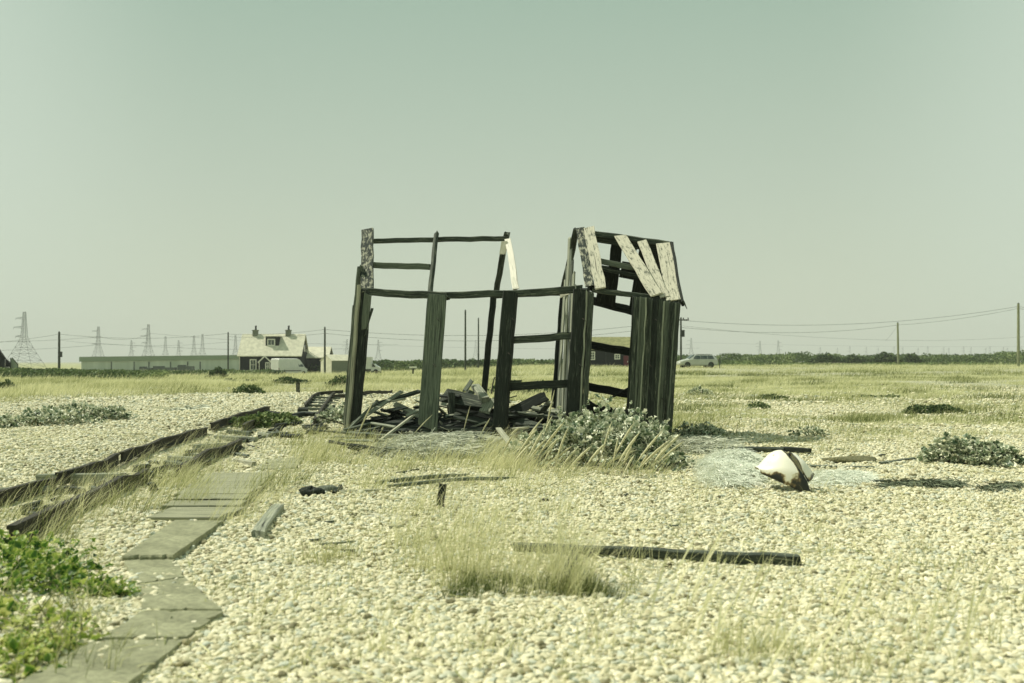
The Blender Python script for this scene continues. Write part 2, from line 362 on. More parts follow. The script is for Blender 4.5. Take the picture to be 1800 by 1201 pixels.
def blades(x, y, h, wd, lean, bend, seg=2, z=None, head=0.0, yaw=None, tint=None):
    """grass blades: returns V, F, tint; lean = (lx, ly) tip offset per height"""
    n = len(x); z = T(x, y)-.01 if z is None else z
    base = np.stack([x, y, z], 1); ang = rng.uniform(-1.1, 1.1, n) if yaw is None else yaw
    sx = np.cos(ang)*wd/2; sy = np.sin(ang)*wd/2
    t = np.linspace(0, 1, seg+1)
    V = np.zeros((n, seg+1, 2, 3)); 
    for k, tt in enumerate(t):
        c = base.copy(); c[:, 2] += h*tt*(1-.25*bend*tt); f = (tt*(1-bend)+bend*tt*tt)*h
        c[:, 0] += lean[0]*f; c[:, 1] += lean[1]*f
        ws = (1-tt)**.6*.9+.1
        if head: ws = .35+.0*tt if tt < .6 else (head if tt < .99 else .15)
        V[:, k, 0] = c; V[:, k, 1] = c
        V[:, k, 0, 0] -= sx*ws; V[:, k, 0, 1] -= sy*ws; V[:, k, 1, 0] += sx*ws; V[:, k, 1, 1] += sy*ws
    idx = np.arange(n)[:, None]*(seg+1)*2
    F = np.concatenate([idx+np.array([2*k, 2*k+1, 2*k+3, 2*k+2]) for k in range(seg)], 0)
    tn = rng.uniform(0, 1, n) if tint is None else tint
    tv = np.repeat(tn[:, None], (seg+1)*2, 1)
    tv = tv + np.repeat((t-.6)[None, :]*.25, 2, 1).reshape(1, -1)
    return V.reshape(-1, 3), F, np.clip(tv, 0, 1).ravel()
def merge(parts):
    Vs, Fs, Ts = [], [], []; b = 0
    for V, F, t in parts: Vs.append(V); Fs.append(F+b); Ts.append(t); b += len(V)
    return np.concatenate(Vs), np.concatenate(Fs), np.concatenate(Ts)

# ------------------------------------------------------------------ ground sheet
def build_ground():
    rr = np.concatenate([[0.0], np.geomspace(1.2, 60, 330), np.geomspace(60.5, 5200, 90)])
    aa = np.concatenate([np.linspace(-40, 40, 420), np.linspace(42, 318, 90)])*math.pi/180
    A, Rr = np.meshgrid(aa, rr); X = np.sin(A)*Rr; Y = np.cos(A)*Rr - .5
    Z = T(X, Y); na = len(aa)
    V = np.stack([X.ravel(), Y.ravel(), Z.ravel()], 1)
    i = np.arange(len(rr)-1)[:, None]*na; j = np.arange(na)[None, :]; j2 = (j+1) % na
    F = np.stack([i+j, i+na+j, i+na+j2, i+j2], -1).reshape(-1, 4)
    g = mesh_np('ground', V, F, M_ground, grass_density(V[:, 0], V[:, 1])*.9, smooth=True, attr='turf')
    tag(g, 'shingle and dry turf ground reaching to the horizon', kind='structure')
build_ground()

# ------------------------------------------------------------------ pebbles
def pebbles():
    P_, S_, zoff = [], [], []
    def band(y0, y1, size, sp):
        ys = np.arange(y0, y1, sp); xs_ = []
        for yy in ys:
            hw = yy*.545+2.4
            x = np.arange(-hw, hw, sp)+rng.uniform(-.5, .5)*sp
            xs_.append(np.stack([x, np.full_like(x, yy)], 1))
        p = np.concatenate(xs_); p += rng.uniform(-.5, .5, p.shape)*sp
        s = size*np.minimum(np.exp(rng.normal(0, .36, len(p))), 1.75)
        gd = grass_density(p[:, 0], p[:, 1]); keep = rng.uniform(0, 1, len(p)) > gd*.93
        P_.append(p[keep]); S_.append(s[keep])
    band(2.2, 5.2, .0138, .0185); band(5.2, 7.5, .0132, .0185); band(7.5, 11, .0130, .0195); band(11, 17, .0148, .026); band(17, 28, .020, .043); band(28, 48, .032, .09)
    p = np.concatenate(P_); s = np.concatenate(S_); n = len(p)
    z = T(p[:, 0], p[:, 1]) + s*rng.uniform(-.50, .50, n)*(1+.5*ss(5, 8, p[:, 1])) + (.008+.016*ss(5, 9, p[:, 1]))*(vn(p[:, 0], p[:, 1], .16, 91)-.5) + .02*(vn(p[:, 0], p[:, 1], .55, 92)-.5)
    me = bpy.data.meshes.new("shingle"); me.vertices.add(n)
    me.vertices.foreach_set("co", np.stack([p[:, 0], p[:, 1], z], 1).astype(np.float32).ravel())
    sc3 = np.stack([s*rng.uniform(.95, 1.45, n), s*rng.uniform(.75, 1.05, n), s*rng.uniform(.40, .80, n)], 1)
    rot = np.stack([rng.normal(0, .3, n), rng.normal(0, .3, n), rng.uniform(0, 6.28, n)], 1)
    for nm, arr in (('scl', sc3), ('rot', rot)):
        a = me.attributes.new(nm, 'FLOAT_VECTOR', 'POINT'); a.data.foreach_set("vector", arr.astype(np.float32).ravel())
    a = me.attributes.new('idx', 'INT', 'POINT'); a.data.foreach_set("value", rng.integers(0, 4, n).astype(np.int32))
    o = link("shingle", me, M_pebble); tag(o, 'cream and grey flint pebbles covering the ground', kind='stuff')
    ng = bpy.data.node_groups.new("pebble_scatter", 'GeometryNodeTree')
    ng.interface.new_socket("Geometry", in_out='INPUT', socket_type='NodeSocketGeometry'); ng.interface.new_socket("Geometry", in_out='OUTPUT', socket_type='NodeSocketGeometry')
    gi = ng.nodes.new('NodeGroupInput'); go = ng.nodes.new('NodeGroupOutput'); Lk = ng.links
    join = ng.nodes.new('GeometryNodeJoinGeometry')
    for k in range(4):
        ic = ng.nodes.new('GeometryNodeMeshIcoSphere'); ic.inputs['Subdivisions'].default_value = 3 if k < 2 else 2; ic.inputs['Radius'].default_value = 1
        sp = ng.nodes.new('GeometryNodeSetPosition'); nz = ng.nodes.new('ShaderNodeTexNoise'); nz.noise_dimensions = '4D'
        nz.inputs['W'].default_value = k*3.7; nz.inputs['Scale'].default_value = .75; nz.inputs['Detail'].default_value = 1
        sb = ng.nodes.new('ShaderNodeVectorMath'); sb.operation = 'SUBTRACT'; sb.inputs[1].default_value = (.5, .5, .5)
        sl = ng.nodes.new('ShaderNodeVectorMath'); sl.operation = 'SCALE'; sl.inputs[3].default_value = 1.5
        Lk.new(nz.outputs['Color'], sb.inputs[0]); Lk.new(sb.outputs[0], sl.inputs[0]); Lk.new(sl.outputs[0], sp.inputs['Offset'])
        Lk.new(ic.outputs[0], sp.inputs[0])
        sm = ng.nodes.new('GeometryNodeSetShadeSmooth'); Lk.new(sp.outputs[0], sm.inputs[0])
        mt = ng.nodes.new('GeometryNodeSetMaterial'); mt.inputs['Material'].default_value = M_pebble; Lk.new(sm.outputs[0], mt.inputs[0])
        g2 = ng.nodes.new('GeometryNodeGeometryToInstance'); Lk.new(mt.outputs[0], g2.inputs[0]); Lk.new(g2.outputs[0], join.inputs[0])
    m2p = ng.nodes.new('GeometryNodeMeshToPoints'); Lk.new(gi.outputs[0], m2p.inputs[0])
    iop = ng.nodes.new('GeometryNodeInstanceOnPoints'); iop.inputs['Pick Instance'].default_value = True
    Lk.new(m2p.outputs[0], iop.inputs['Points']); Lk.new(join.outputs[0], iop.inputs['Instance'])
    def na(nm, dt):
        q = ng.nodes.new('GeometryNodeInputNamedAttribute'); q.data_type = dt; q.inputs['Name'].default_value = nm; return q
    a1 = na('scl', 'FLOAT_VECTOR'); a2 = na('rot', 'FLOAT_VECTOR'); a3 = na('idx', 'INT')
    er = ng.nodes.new('FunctionNodeEulerToRotation'); Lk.new(a2.outputs[0], er.inputs[0]); Lk.new(er.outputs[0], iop.inputs['Rotation'])
    Lk.new(a1.outputs[0], iop.inputs['Scale']); Lk.new(a3.outputs[0], iop.inputs['Instance Index'])
    Lk.new(iop.outputs[0], go.inputs[0])
    md = o.modifiers.new("scatter", 'NODES'); md.node_group = ng
    print("pebbles", n)
pebbles()

# ------------------------------------------------------------------ ruined hut
def Yf(px): return 16.29/(1+0.24*(px-900)/FP)
def Yr(px): return Yf(px)+2.1
def Ym(px): return Yf(px)+1.05
def pm(px, Y): return px*Y/FP      # pixels to metres
FN = Vector((-.233, -.972, 0))     # normal of the front wall
hut = thing('ruined_hut', 'collapsing black timber hut reduced to its open frame on the shingle', 'hut', (0.0, 16.6, 0.0))
def hp(name, a, b, wpx, th, mat, dya=0.0, dyb=None, n=FN, label=None, **k):
    """hut part: a, b = (px, py); dya, dyb = depth behind the front wall at either end"""
    dyb = dya if dyb is None else dyb
    p0 = P(a[0], a[1], Yf(a[0])+dya); p1 = P(b[0], b[1], Yf(b[0])+dyb)
    m = MB(); m.plank(p0, p1, pm(wpx, (p0.y+p1.y)/2), th, n, **k); o = m.build(name, mat, hut)
    if label: o['label'] = label
    return o
SL = Vector((-.17, -.70, .70))     # roof slope facing the camera
SR = Vector((.17, .70, .70))
SIDE = Vector((-1, -.2, 0))
# left bay
hp('post', (643, 512), (621, 772), 19, .12, W_tar)
hp('board', (647, 517), (641, 578), 13, .02, W_mid, -.075, label='short pale board at the head of the left post')
hp('splinter', (655, 542), (647, 572), 5, .02, W_dark, -.03, taper=.3)
for k, (x0, y0, x1, y1, wp, dd, mt) in enumerate([(633.5, 505, 612, 770, 5, -.05, W_pale), (633, 470, 609, 766, 5, .25, W_mid), (631, 500, 608, 760, 3.5, .5, W_pale), (627, 520, 608, 745, 3.5, .8, W_dark), (624, 540, 607, 740, 3.5, 1.2, W_mid)]):
    hp('wall_board', (x0, y0), (x1, y1), wp, .16, mt, dd, end=.06)  # pale strips put the sunlit board edges into the wood colour
for k in range(8):
    f = k/7; top = 512-(70*(1-abs(f*2-1)) if k < 5 else 0)
    dd = .25+1.75*f
    Yk = Yf(625)+dd
    xt = 640-10*f; xb = 618-8*f
    a = P(xt, 0, Yk); hb = P(xb, 0, Yk)
    zt = 2.42-.25*random.random()
    m = MB(); m.plank((a.x-.03, Yk, zt), (hb.x-.03, Yk, -.05), .2, .022, (-1, -.1, 0), end=.05); m.build('wall_board', W_mid, hut)
hp('verge_board', (646, 404), (645, 513), 22, .05, W_tarpeel, 1.0, -.04, n=SL, end=.01, label='roof edge board with peeling black tar')
hp('ridge_beam', (655, 423.5), (893, 419.5), 8.5, .07, W_dark, 1.05)
hp('purlin', (655, 466.5), (757, 469), 10.5, .06, W_mid, .5)
hp('rafter', (767, 411), (756, 514), 9, .06, W_dark, 1.0, .02, n=SIDE+FN)
hp('wall_plate', (636, 513), (787, 521), 13, .10, W_dark, .0)
hp('wall_plate', (764, 519.5), (932, 515), 12, .09, W_dark, .03)
hp('wall_plate', (928, 515.5), (1022, 508.5), 13, .08, W_dark, .03)
hp('rafter', (891, 409), (872, 516), 9.5, .07, W_dark, 1.02, 2.0, n=FN)
hp('post', (868, 516), (848, 720), 10, .08, W_tar, 2.05)
hp('wall_plate', (868, 522), (986, 516), 7, .07, W_tar, 2.1)
hp('batten', (886, 425), (884, 447), 11, .02, W_pale, .85, .75, label='pale offcut nailed under the ridge end')
hp('rafter', (893, 421), (907, 508), 11, .05, W_white, .95, .03, n=SL, label='white painted roof board')
hp('wide_board', (768.5, 518), (751.5, 752), 35, .03, W_diag, -.10, -.28, cut1=.05, end=.01, jit=.002, label='wide green board with slanting saw marks')
hp('post', (897, 515), (877, 772), 25, .16, W_tar, -.04)
hp('rail', (903, 598), (1010, 590), 13, .07, W_dark, .05)
hp('rail', (898, 679.5), (1004, 674.5), 14, .07, W_tar, .05)
hp('batten', (893, 671.5), (916, 671), 5, .05, W_dark, .02)
# junction
hp('post', (1023, 508), (1008, 742), 27, .16, W_tar, -.03)
hp('batten', (1040, 515), (1027, 738), 9, .05, W_dark, -.12, label='split batten fixed beside the doorway')
hp('batten', (1032, 512), (1019, 735), 3, .02, W_grey, -.15)
hp('post', (990, 512), (973, 716), 9, .10, W_tar, 2.1)
hp('batten', (1003, 520), (988, 718), 4, .05, W_mid, 1.8)
hp('batten', (985, 520), (1010, 512), 8, .02, W_pale, 1.2, .5, taper=.4)
# partition boards facing left, running from the front post back to the rear post
for k in range(9):
    f = (k+.5)/9; Yk = 15.95+2.15*f; xt = 1.03*(1-f)*1.0+(.86+0.08)*f; xb = .93*(1-f)+.78*f
    apex = 1-abs(f*2-1)
    if k in (5, ): continue
    zt = 2.40+1.0*apex-.03; zb = .15
    m = MB()
    if k in (3, 6):
        m.plank((xt, Yk, zt), (xt, Yk, 2.38), .215, .02, (-1, -.1, 0)); m.plank((xt-.01, Yk, 1.75), (xb, Yk, zb), .2, .02, (-1, -.1, 0))
    else: m.plank((xt, Yk, zt), (xb, Yk, zb), .215, .02, (-1, -.1, 0), jit=.004, end=.03)
    m.build('partition_board', [W_mid, W_grey, W_dark][k % 3], hut)
hp('rafter', (1014, 402), (991, 506), 10, .07, W_dark, 1.0, 2.1, n=FN)
# right bay roof
hp('ridge_beam', (1036, 410), (1180, 430), 10, .10, W_dark, 1.05)
hp('ridge_board', (1040, 418), (1166, 440), 12, .03, W_dark, 1.13)
hp('purlin', (1055, 460), (1172, 481), 10, .07, W_mid, .52)
hp('purlin', (1056, 471), (1130, 487), 8, .04, W_dark, 1.5)
hp('verge_board', (1020, 402), (1037, 503), 16, .03, W_tarpeel, 1.0, -.02, n=SL, end=.02, label='roof edge board black with flaking tar')
hp('roof_board', (1035, 400), (1056, 507), 19, .028, W_paint, .97, -.06, n=SL, end=.015)
hp('roof_board', (1090, 415), (1154, 519), 21, .024, W_paint, .98, -.07, n=SL, cut0=.03, end=.012, label='cream roof board fallen askew')
hp('roof_board', (1129, 424), (1168, 522), 17, .026, W_paint, .98, -.02, n=SL, end=.012, label='narrow cream roof board leaning against its neighbour')
hp('roof_board', (1166, 428), (1184, 528), 25, .026, W_paint, .98, -.06, n=SL, end=.012, label='cream roof board at the gable end')
hp('verge_board', (1181, 429), (1199, 533), 5, .10, W_tar, .97, -.06, n=SL)
for (x0, y0, x1, y1, wp) in [(1066, 468, 1054, 534, 17), (1086, 420, 1071, 538, 20), (1112, 424, 1105, 443, 24), (1107, 462, 1101, 489, 26), (1092, 512, 1090, 519, 26), (1136, 430, 1116, 545, 22), (1152, 430, 1134, 548, 19), (1168, 434, 1151, 550, 16)]:
    f0 = (y0-415)/125; f1 = (y1-415)/125
    hp('rear_roof_board', (x0, y0), (x1, y1), wp, .022, W_tar, 1.12+.95*f0, 1.12+.95*f1, n=SR, end=.01)
hp('wall_plate', (1042, 529), (1120, 549), 15, .09, W_tar, 2.1)
hp('wall_plate', (1040, 509), (1200, 531), 9, .09, W_dark, .05)
hp('block', (1034, 504), (1060, 511), 12, .05, W_tar, .12)
# right bay openings
hp('rail', (1036, 606), (1114, 620), 14, .06, W_tar, 2.0)
hp('rail', (1030, 679), (1110, 694), 14, .06, W_tar, 2.0)
hp('brace', (1106, 682), (1056, 709), 4, .04, W_tar, 1.9)
hp('brace', (1028, 700), (1048, 714), 4, .04, W_tar, 1.7)
hp('shelf_board', (1028, 715), (1106, 728), 14, .05, W_tar, .9, .9)
hp('post', (1118, 522), (1104, 752), 10, .09, W_tar, .02)
xs = [(1122, 1109), (1131, 1118.5), (1141.5, 1129), (1152, 1139.5), (1162.5, 1149), (1172.5, 1158), (1182.5, 1166.5), (1190.5, 1173)]
for k, (xt, xb) in enumerate(xs):
    yt = 521+ (xt-1118)*.15; yb = 753+(xb-1105)*.34
    hp('wall_board', (xt, yt), (xb, yb), 12.5, .024, [W_dark, W_mid, W_dark, W_tar, W_dark, W_mid, W_dark, W_dark][k], -.06-.012*(k % 2), end=.02)
for k, (xt, xb) in enumerate(xs[:-1]):
    if k == 3: continue
    xt += 5.2; xb += 5.2; yt = 521+(xt-1118)*.15; yb = 752+(xb-1105)*.34
    hp('batten', (xt, yt+2), (xb, yb-3), 2.6, .03, [W_mid, W_grey, W_dark][k % 3], -.10, end=.03)
for f in np.linspace(.05, 1.95, 9):
    p0 = P(1194, 531, Yf(1194)); p1 = P(1176, 772, Yf(1176))
    m = MB(); zt = 2.18+.9*(1-abs(f-1)); m.plank((p0.x-.05*f, p0.y+f, zt), (p1.x-.05*f, p1.y+f, 0), .2, .022, (1, -.1, 0)); m.build('wall_board', W_dark, hut)

for (px, py, dya_) in [(900, 560, -.15), (893, 620, -.15), (1024, 560, -.14), (1018, 640, -.14), (655, 640, -.1), (768, 560, -.14), (762, 640, -.2), (1150, 560, -.1), (1140, 640, -.1), (1163, 700, -.1), (652, 695, -.1)]:
    p = P(px, py, Yf(px)+dya_); m = MB(); m.tube([p+Vector((0, .05, 0)), p, p+Vector((.02, -.05, -.02)), p+Vector((.05, -.07, -.05))], [.006, .006, .006, .004], 5); m.build('bent_nail', M_rust, hut)
for (a_, b_, wp) in [((641, 590), (652, 556), 3), ((1010, 600), (1016, 590), 3), ((1201, 531), (1206, 541), 4), ((786, 521), (794, 524), 4), ((637, 745), (629, 768), 4), ((905, 745), (896, 771), 4)]:
    hp('splinter', a_, b_, wp, .015, W_dark, -.08, taper=.3)
# ------------------------------------------------------------------ rubble planks in and around the hut
def loose(label, a, b, wpx, th, mat, za=None, zb=None, Y=None, Yb=None, name='loose_plank', n=(0, -.5, 1), group=None, cat='plank', **k):
    """a, b pixel ends; on the ground unless Y (depth) given"""
    if Y is None: p0 = G(*a, dz=th*.6); p1 = G(*b, dz=th*.6)
    else: p0 = P(a[0], a[1], Y); p1 = P(b[0], b[1], Yb if Yb else Y)
    m = MB(); m.plank(p0, p1, pm(wpx, (p0.y+p1.y)/2), th, n, **k)
    loc = (p0+p1)/2; me = m.build(name, mat)
    for v in me.data.vertices: v.co -= loc
    me.location = loc
    return tag(me, label, cat, group)
loose('long pale plank leaning out of the rubble below the wide green board', (652, 787), (724, 732), 12, .03, W_pale, Y=14.5, Yb=16.3, n=(-.5, -.7, .5))
loose('thin pole leaning against the left post from the rubble', (611, 756), (664, 704), 5, .04, W_mid, Y=16.6, Yb=17.0)
loose('dark board rising to the left side of the wide green board', (655, 713), (738, 688), 8, .05, W_dark, Y=17.4, Yb=17.9)
loose('pale strip in the front of the rubble below the wide green board', (718, 759), (762, 768), 5, .03, W_pale, Y=16.1, Yb=16.0)
loose('short bleached lath lying high on the left of the heap', (689, 706), (712, 701), 3, .03, W_pale, Y=17.0)
loose('greenish plank lying flat at the foot of the left post', (606, 756), (654, 744), 5, .04, W_mid, Y=16.5, Yb=16.8)
loose('grey plank half under the long pale leaning plank', (652, 744), (694, 751), 6, .03, W_grey, Y=16.7, Yb=16.4)
loose('thin bleached lath in the shadow at the bottom left of the heap', (628, 757), (666, 761), 3, .02, W_grey, Y=16.5)
loose('short dark stake stuck upright in the netting before the hut', (768, 774), (780, 793), 11, .05, W_dark, Y=14.3, Yb=13.9, cat='stake', name='stake')
loose('small slanting plank end sticking out at the top of the heap', (817, 687), (830, 669), 8, .03, W_mid, Y=17.6, Yb=17.8)
loose('wide grey board leaning in the heap beside the centre post', (806, 712), (829, 688), 15, .03, W_mid, Y=17.4, Yb=17.7)
loose('pale thick timber end on top of the heap', (836, 680), (853, 703), 15, .10, W_grey, Y=17.9, Yb=17.0)
loose('square cut pale board propped against the centre post', (852, 724), (863, 700), 20, .04, W_grey, Y=16.9, Yb=17.1)
loose('short block standing in the heap right of the wide board', (793, 690), (797, 728), 12, .09, W_dark, Y=17.3)
loose('small pale block deep in the heap right of the wide board', (785, 733), (798, 732), 8, .06, W_grey, Y=16.9)
loose('broken dark sheet of boarding lying right of the centre post', (902, 717), (948, 709), 15, .02, W_dark, Y=17.5, Yb=17.7, n=(0, -.3, 1))
loose('wide grey board lying flat behind the doorway post', (936, 717), (1000, 729), 14, .04, W_grey, Y=17.2, Yb=17.0, n=(0, -.25, 1))
loose('long grey plank edge under the wide grey board', (893, 724), (1000, 737), 5, .04, W_mid, Y=16.8)
loose('pale triangular offcut standing on the grey boards', (935, 710), (944, 697), 9, .03, W_pale, Y=17.6, taper=.5)
loose('small pale block on the grey boards near the rear post', (958, 707), (970, 710), 9, .06, W_pale, Y=17.6)
loose('short pale lath beside the foot of the centre post', (901, 754), (930, 751), 4, .03, W_pale, Y=16.0)
loose('dark bench like plank in the doorway bay', (1034, 728), (1104, 740), 12, .08, W_tar, Y=16.9)
loose('bent pale lath above the kale in the doorway bay', (1046, 722), (1066, 728), 2.5, .02, W_pale, Y=16.0)
GR = 'dark planks heaped inside the hut'
for k in range(16):
    y = 16.75+k*.125; a_ = Vector((-2.55-.02*k, y, .13+.02*(k % 3))); b_ = Vector((2.15-.02*k, y-.9+.02*k, .12+.02*((k+1) % 3)))
    m = MB(); m.plank(a_, b_, .118, .022, (0, 0, 1), end=.08); m.build('shade_board', [W_dark, W_tar, W_tar][k % 3], hut)  # dark deck added; its colour stands for the shade beneath the heap
for k in range(96):
    x = random.uniform(-2.4, 2.0); y = random.uniform(16.75, 18.3)
    hm = (.36*math.exp(-((x+1.35)/.6)**2)+.46*math.exp(-((x+.45)/.40)**2)+.22)*math.exp(-((y-17.5)/1.0)**2)
    z = random.uniform(.05, 1.0)*hm+.10; ln = random.uniform(.4, 1.3)*(.7 if x > 1.2 else 1); az = random.gauss(0.1, .8); el = max(-.42, min(.42, random.gauss(0.05, .30)))
    d = Vector((math.cos(az)*math.cos(el), math.sin(az)*math.cos(el), math.sin(el)))*ln/2
    c = Vector((x, y, Tz(x, y)+z)); m = MB(); m.plank(-d, d, random.choice([random.uniform(.05, .12), random.uniform(.14, .28)]), random.uniform(.02, .04), (random.gauss(0, .3), -.3+random.gauss(0, .3), 1), end=.05)
    o = m.build('loose_plank', random.choice([W_tar, W_tar, W_dark, W_dark, W_mid, W_tar, W_mid, W_grey, W_pale]))
    if c.z-abs(d.z) < .02: c.z += abs(d.z)
    o.location = c
    zone = 'between the left post and the wide board' if x < -1.35 else ('just right of the wide board' if x < -.6 else ('beside the centre post' if x < .1 else ('in the bay right of the centre post' if x < 1.05 else 'behind the large kale')))
    tone = 'black' if o.data.materials[0] == W_tar else ('grey' if o.data.materials[0] in (W_mid, W_grey) else 'bleached' if o.data.materials[0] == W_pale else 'dark')
    tag(o, ('long ' if ln > .85 else 'short ')+tone+' plank in the heap '+zone+(', tilted steeply' if abs(el) > .3 else ', lying flat' if abs(el) < .12 else ', tilted slightly'), 'plank', GR)
for k in range(22):
    x = random.uniform(-2.7, -.2); y = random.uniform(15.6, 16.6); az = random.gauss(0, .6); ln = random.uniform(.15, .7)
    d = Vector((math.cos(az), math.sin(az), random.gauss(0, .1)))*ln/2; c = Vector((x, y, Tz(x, y)+random.uniform(.04, .14)))
    m = MB(); m.plank(-d, d, random.uniform(.03, .1), .02, (0, -.3, 1), end=.04)
    o = m.build('wood_scrap', random.choice([W_dark, W_mid, W_grey, W_tar])); o.location = c
    tag(o, ('long thin' if ln > .42 else 'small')+' splintered wood scrap strewn '+('by the left post' if x < -1.9 else 'left of the wide board' if x < -1.3 else 'below the wide board' if x < -.7 else 'by the centre post')+(' close to the hut' if y > 16.1 else ' out in front'), 'wood scrap', 'wood scraps before the hut')
for k in range(46):
    px = random.uniform(585, 905); py = random.uniform(742, 806); c = G(px, py); az = random.gauss(0, .8); ln = random.uniform(.2, 1.0)
    d = Vector((math.cos(az), math.sin(az), random.gauss(0, .22)))*ln/2; c.z += .05+abs(d.z)
    m = MB(); m.plank(-d, d, random.uniform(.025, .085), .022, (random.gauss(0, .3), -.4, 1), end=.05)
    mt_ = random.choice([W_tar, W_dark, W_mid, W_grey, W_pale, W_dark]); o = m.build('broken_board', mt_); o.location = c
    tag(o, ('long ' if ln > .6 else 'short ')+('black' if mt_ == W_tar else 'dark' if mt_ == W_dark else 'grey' if mt_ in (W_mid, W_grey) else 'bleached')+' board spilled '+('left of the hut corner' if px < 640 else 'before the left bay' if px < 735 else 'before the wide board' if px < 800 else 'before the centre post')+(', near the net' if py > 775 else ', by the heap')+(', rising right' if d.z*d.x > .02 else ', falling right' if d.z*d.x < -.02 else ', level'), 'board', 'broken boards spilled in front of the hut')
def rod(label, pts, r_):
    m = MB(); m.tube(pts, r_); o = m.build('bent_rod', M_rust); tag(o, label, 'rod'); return o
rod('thin bent iron rod with a looped top standing beside the centre post', [P(864, 692, 17), P(866, 676, 17.1), P(869, 664, 17.2), P(872, 663, 17.2), P(871, 668, 17.2)], .012)
rod('straight thin iron rod leaning beside the looped rod', [P(870, 690, 17), P(871, 678, 17), P(872, 668, 17)], .010)

# ------------------------------------------------------------------ railway track
def rail(label, pix, h=.13, hw=.028):
    pts = [G(*p) for p in pix]; m = MB(); prof = [(-.05, 0), (.05, 0), (.05, .015), (.012, .025), (.012, h-.03), (hw, h-.025), (hw, h), (-hw, h), (-hw, h-.025), (-.012, h-.03), (-.012, .025), (-.05, .015)]
    V = []; nn = len(prof); dense = []
    for a, b in zip(pts[:-1], pts[1:]):
        k = max(1, int((b-a).length/.4))
        for i in range(k): dense.append(a.lerp(b, i/k))
    dense.append(pts[-1])
    for k, p in enumerate(dense):
        a = (dense[min(k+1, len(dense)-1)]-dense[max(k-1, 0)]); a.z = 0; a.normalize(); s_ = Vector((a.y, -a.x, 0))
        jx, jz = random.uniform(-.012, .012), random.uniform(-.018, .018)
        for (x, z) in prof: V.append(Vector((p.x, p.y, Tz(p.x, p.y)+.035+jz))+s_*jx+s_*x+Vector((0, 0, z)))
    F = [(k*nn+i, k*nn+(i+1) % nn, (k+1)*nn+(i+1) % nn, (k+1)*nn+i) for k in range(len(dense)-1) for i in range(nn)]
    F += [tuple(reversed(range(nn))), tuple((len(dense)-1)*nn+i for i in range(nn))]
    m.add(V, F); o = m.build('rail', M_rust); loc = dense[len(dense)//2].copy()
    for v in o.data.vertices: v.co -= loc
    o.location = loc; return tag(o, label, 'rail')
rail('left end of the rusty far rail at the left picture edge', [(-60, 915), (0, 893), (60, 878), (98, 866)])
rail('middle length of the rusty far rail, beginning at the long pale sleeper', [(103, 862), (147, 844), (200, 824), (207, 819)])
rail('upper length of the rusty far rail bordering the bare shingle bank', [(213, 819), (283, 792), (362, 766)])
rail('far rail piece beyond the sagging joint in the middle of the track', [(372, 761), (418, 742), (473, 727)])
rail('long rusty near rail running up from the bramble', [(20, 968), (57, 947), (127, 910), (160, 893), (257, 851)])
rail('short near rail piece beside the board walk', [(310, 848), (347, 824), (400, 801), (425, 790)])
rail('near rail piece tilted beside the green weeds', [(427, 763), (463, 744)])
rail('left rail of the distant ladder like track piece', [(536, 722), (550, 702), (563, 696), (603, 694)])
rail('right rail of the distant ladder like track piece', [(552, 750), (570, 722), (583, 700), (588, 697)])
rail('last rail end curving behind the left hut post', [(584, 703), (640, 697), (690, 693)])
SLG = 'sleepers under the old track'
def sleeper(a, b, wpx, th, mat, label): return loose(label, a, b, wpx, th, mat, name='sleeper', cat='sleeper', group=SLG, n=(0, 0, 1))
sleeper((-40, 868), (88, 862), 14, .09, W_grey, 'grey sleeper end at the left edge of the picture')
sleeper((68, 842), (215, 840), 11, .10, W_grey, 'long pale sleeper jutting left of the far rail')
sleeper((298, 806), (372, 811), 8, .08, W_grey, 'pale sleeper between the rails below the first weeds')
sleeper((290, 815), (350, 822), 8, .08, W_mid, 'weathered sleeper just in front of the pale sleeper')
sleeper((340, 786), (398, 783), 8, .08, W_grey, 'sleeper lying where the far rail breaks')
sleeper((380, 769), (450, 773), 7, .08, W_grey, 'sleeper before the small tilted rail piece')
sleeper((400, 759), (440, 763), 6, .08, W_mid, 'dark sleeper beside the small tilted rail piece')
sleeper((455, 763), (475, 767), 6, .08, W_grey, 'short sleeper stub right of the small tilted rail piece')
sleeper((415, 810), (445, 816), 8, .06, W_pale, 'bleached sleeper end beside the board walk')
for i, yy in enumerate([699, 703.5, 708, 713, 719, 726]):
    x0 = 553-(yy-697)*.75; x1 = 590-(yy-697)*.7
    sleeper((x0, yy), (x1+8, yy+1.5), 3.6+i*.4, .08, W_mid, ['first', 'second', 'third', 'fourth', 'fifth', 'nearest'][i]+' rung like sleeper of the distant track piece, counted from the far end')
for i in range(16):
    x = random.uniform(470, 560); y_ = random.uniform(722, 772); ln = random.uniform(12, 45)
    loose(('short ' if ln < 22 else 'long ')+'broken dark timber in the '+('left' if x < 500 else 'middle' if x < 530 else 'right')+' of the gap between track pieces, '+('nearer' if y_ > 747 else 'farther')+' side', (x-ln/2, y_+random.uniform(-4, 4)), (x+ln/2, y_+random.uniform(-5, 3)), random.uniform(4, 8), random.uniform(.05, .12), random.choice([W_tar, W_tar, W_dark]), name='broken_timber', cat='timber', group='broken timbers in the track gap')

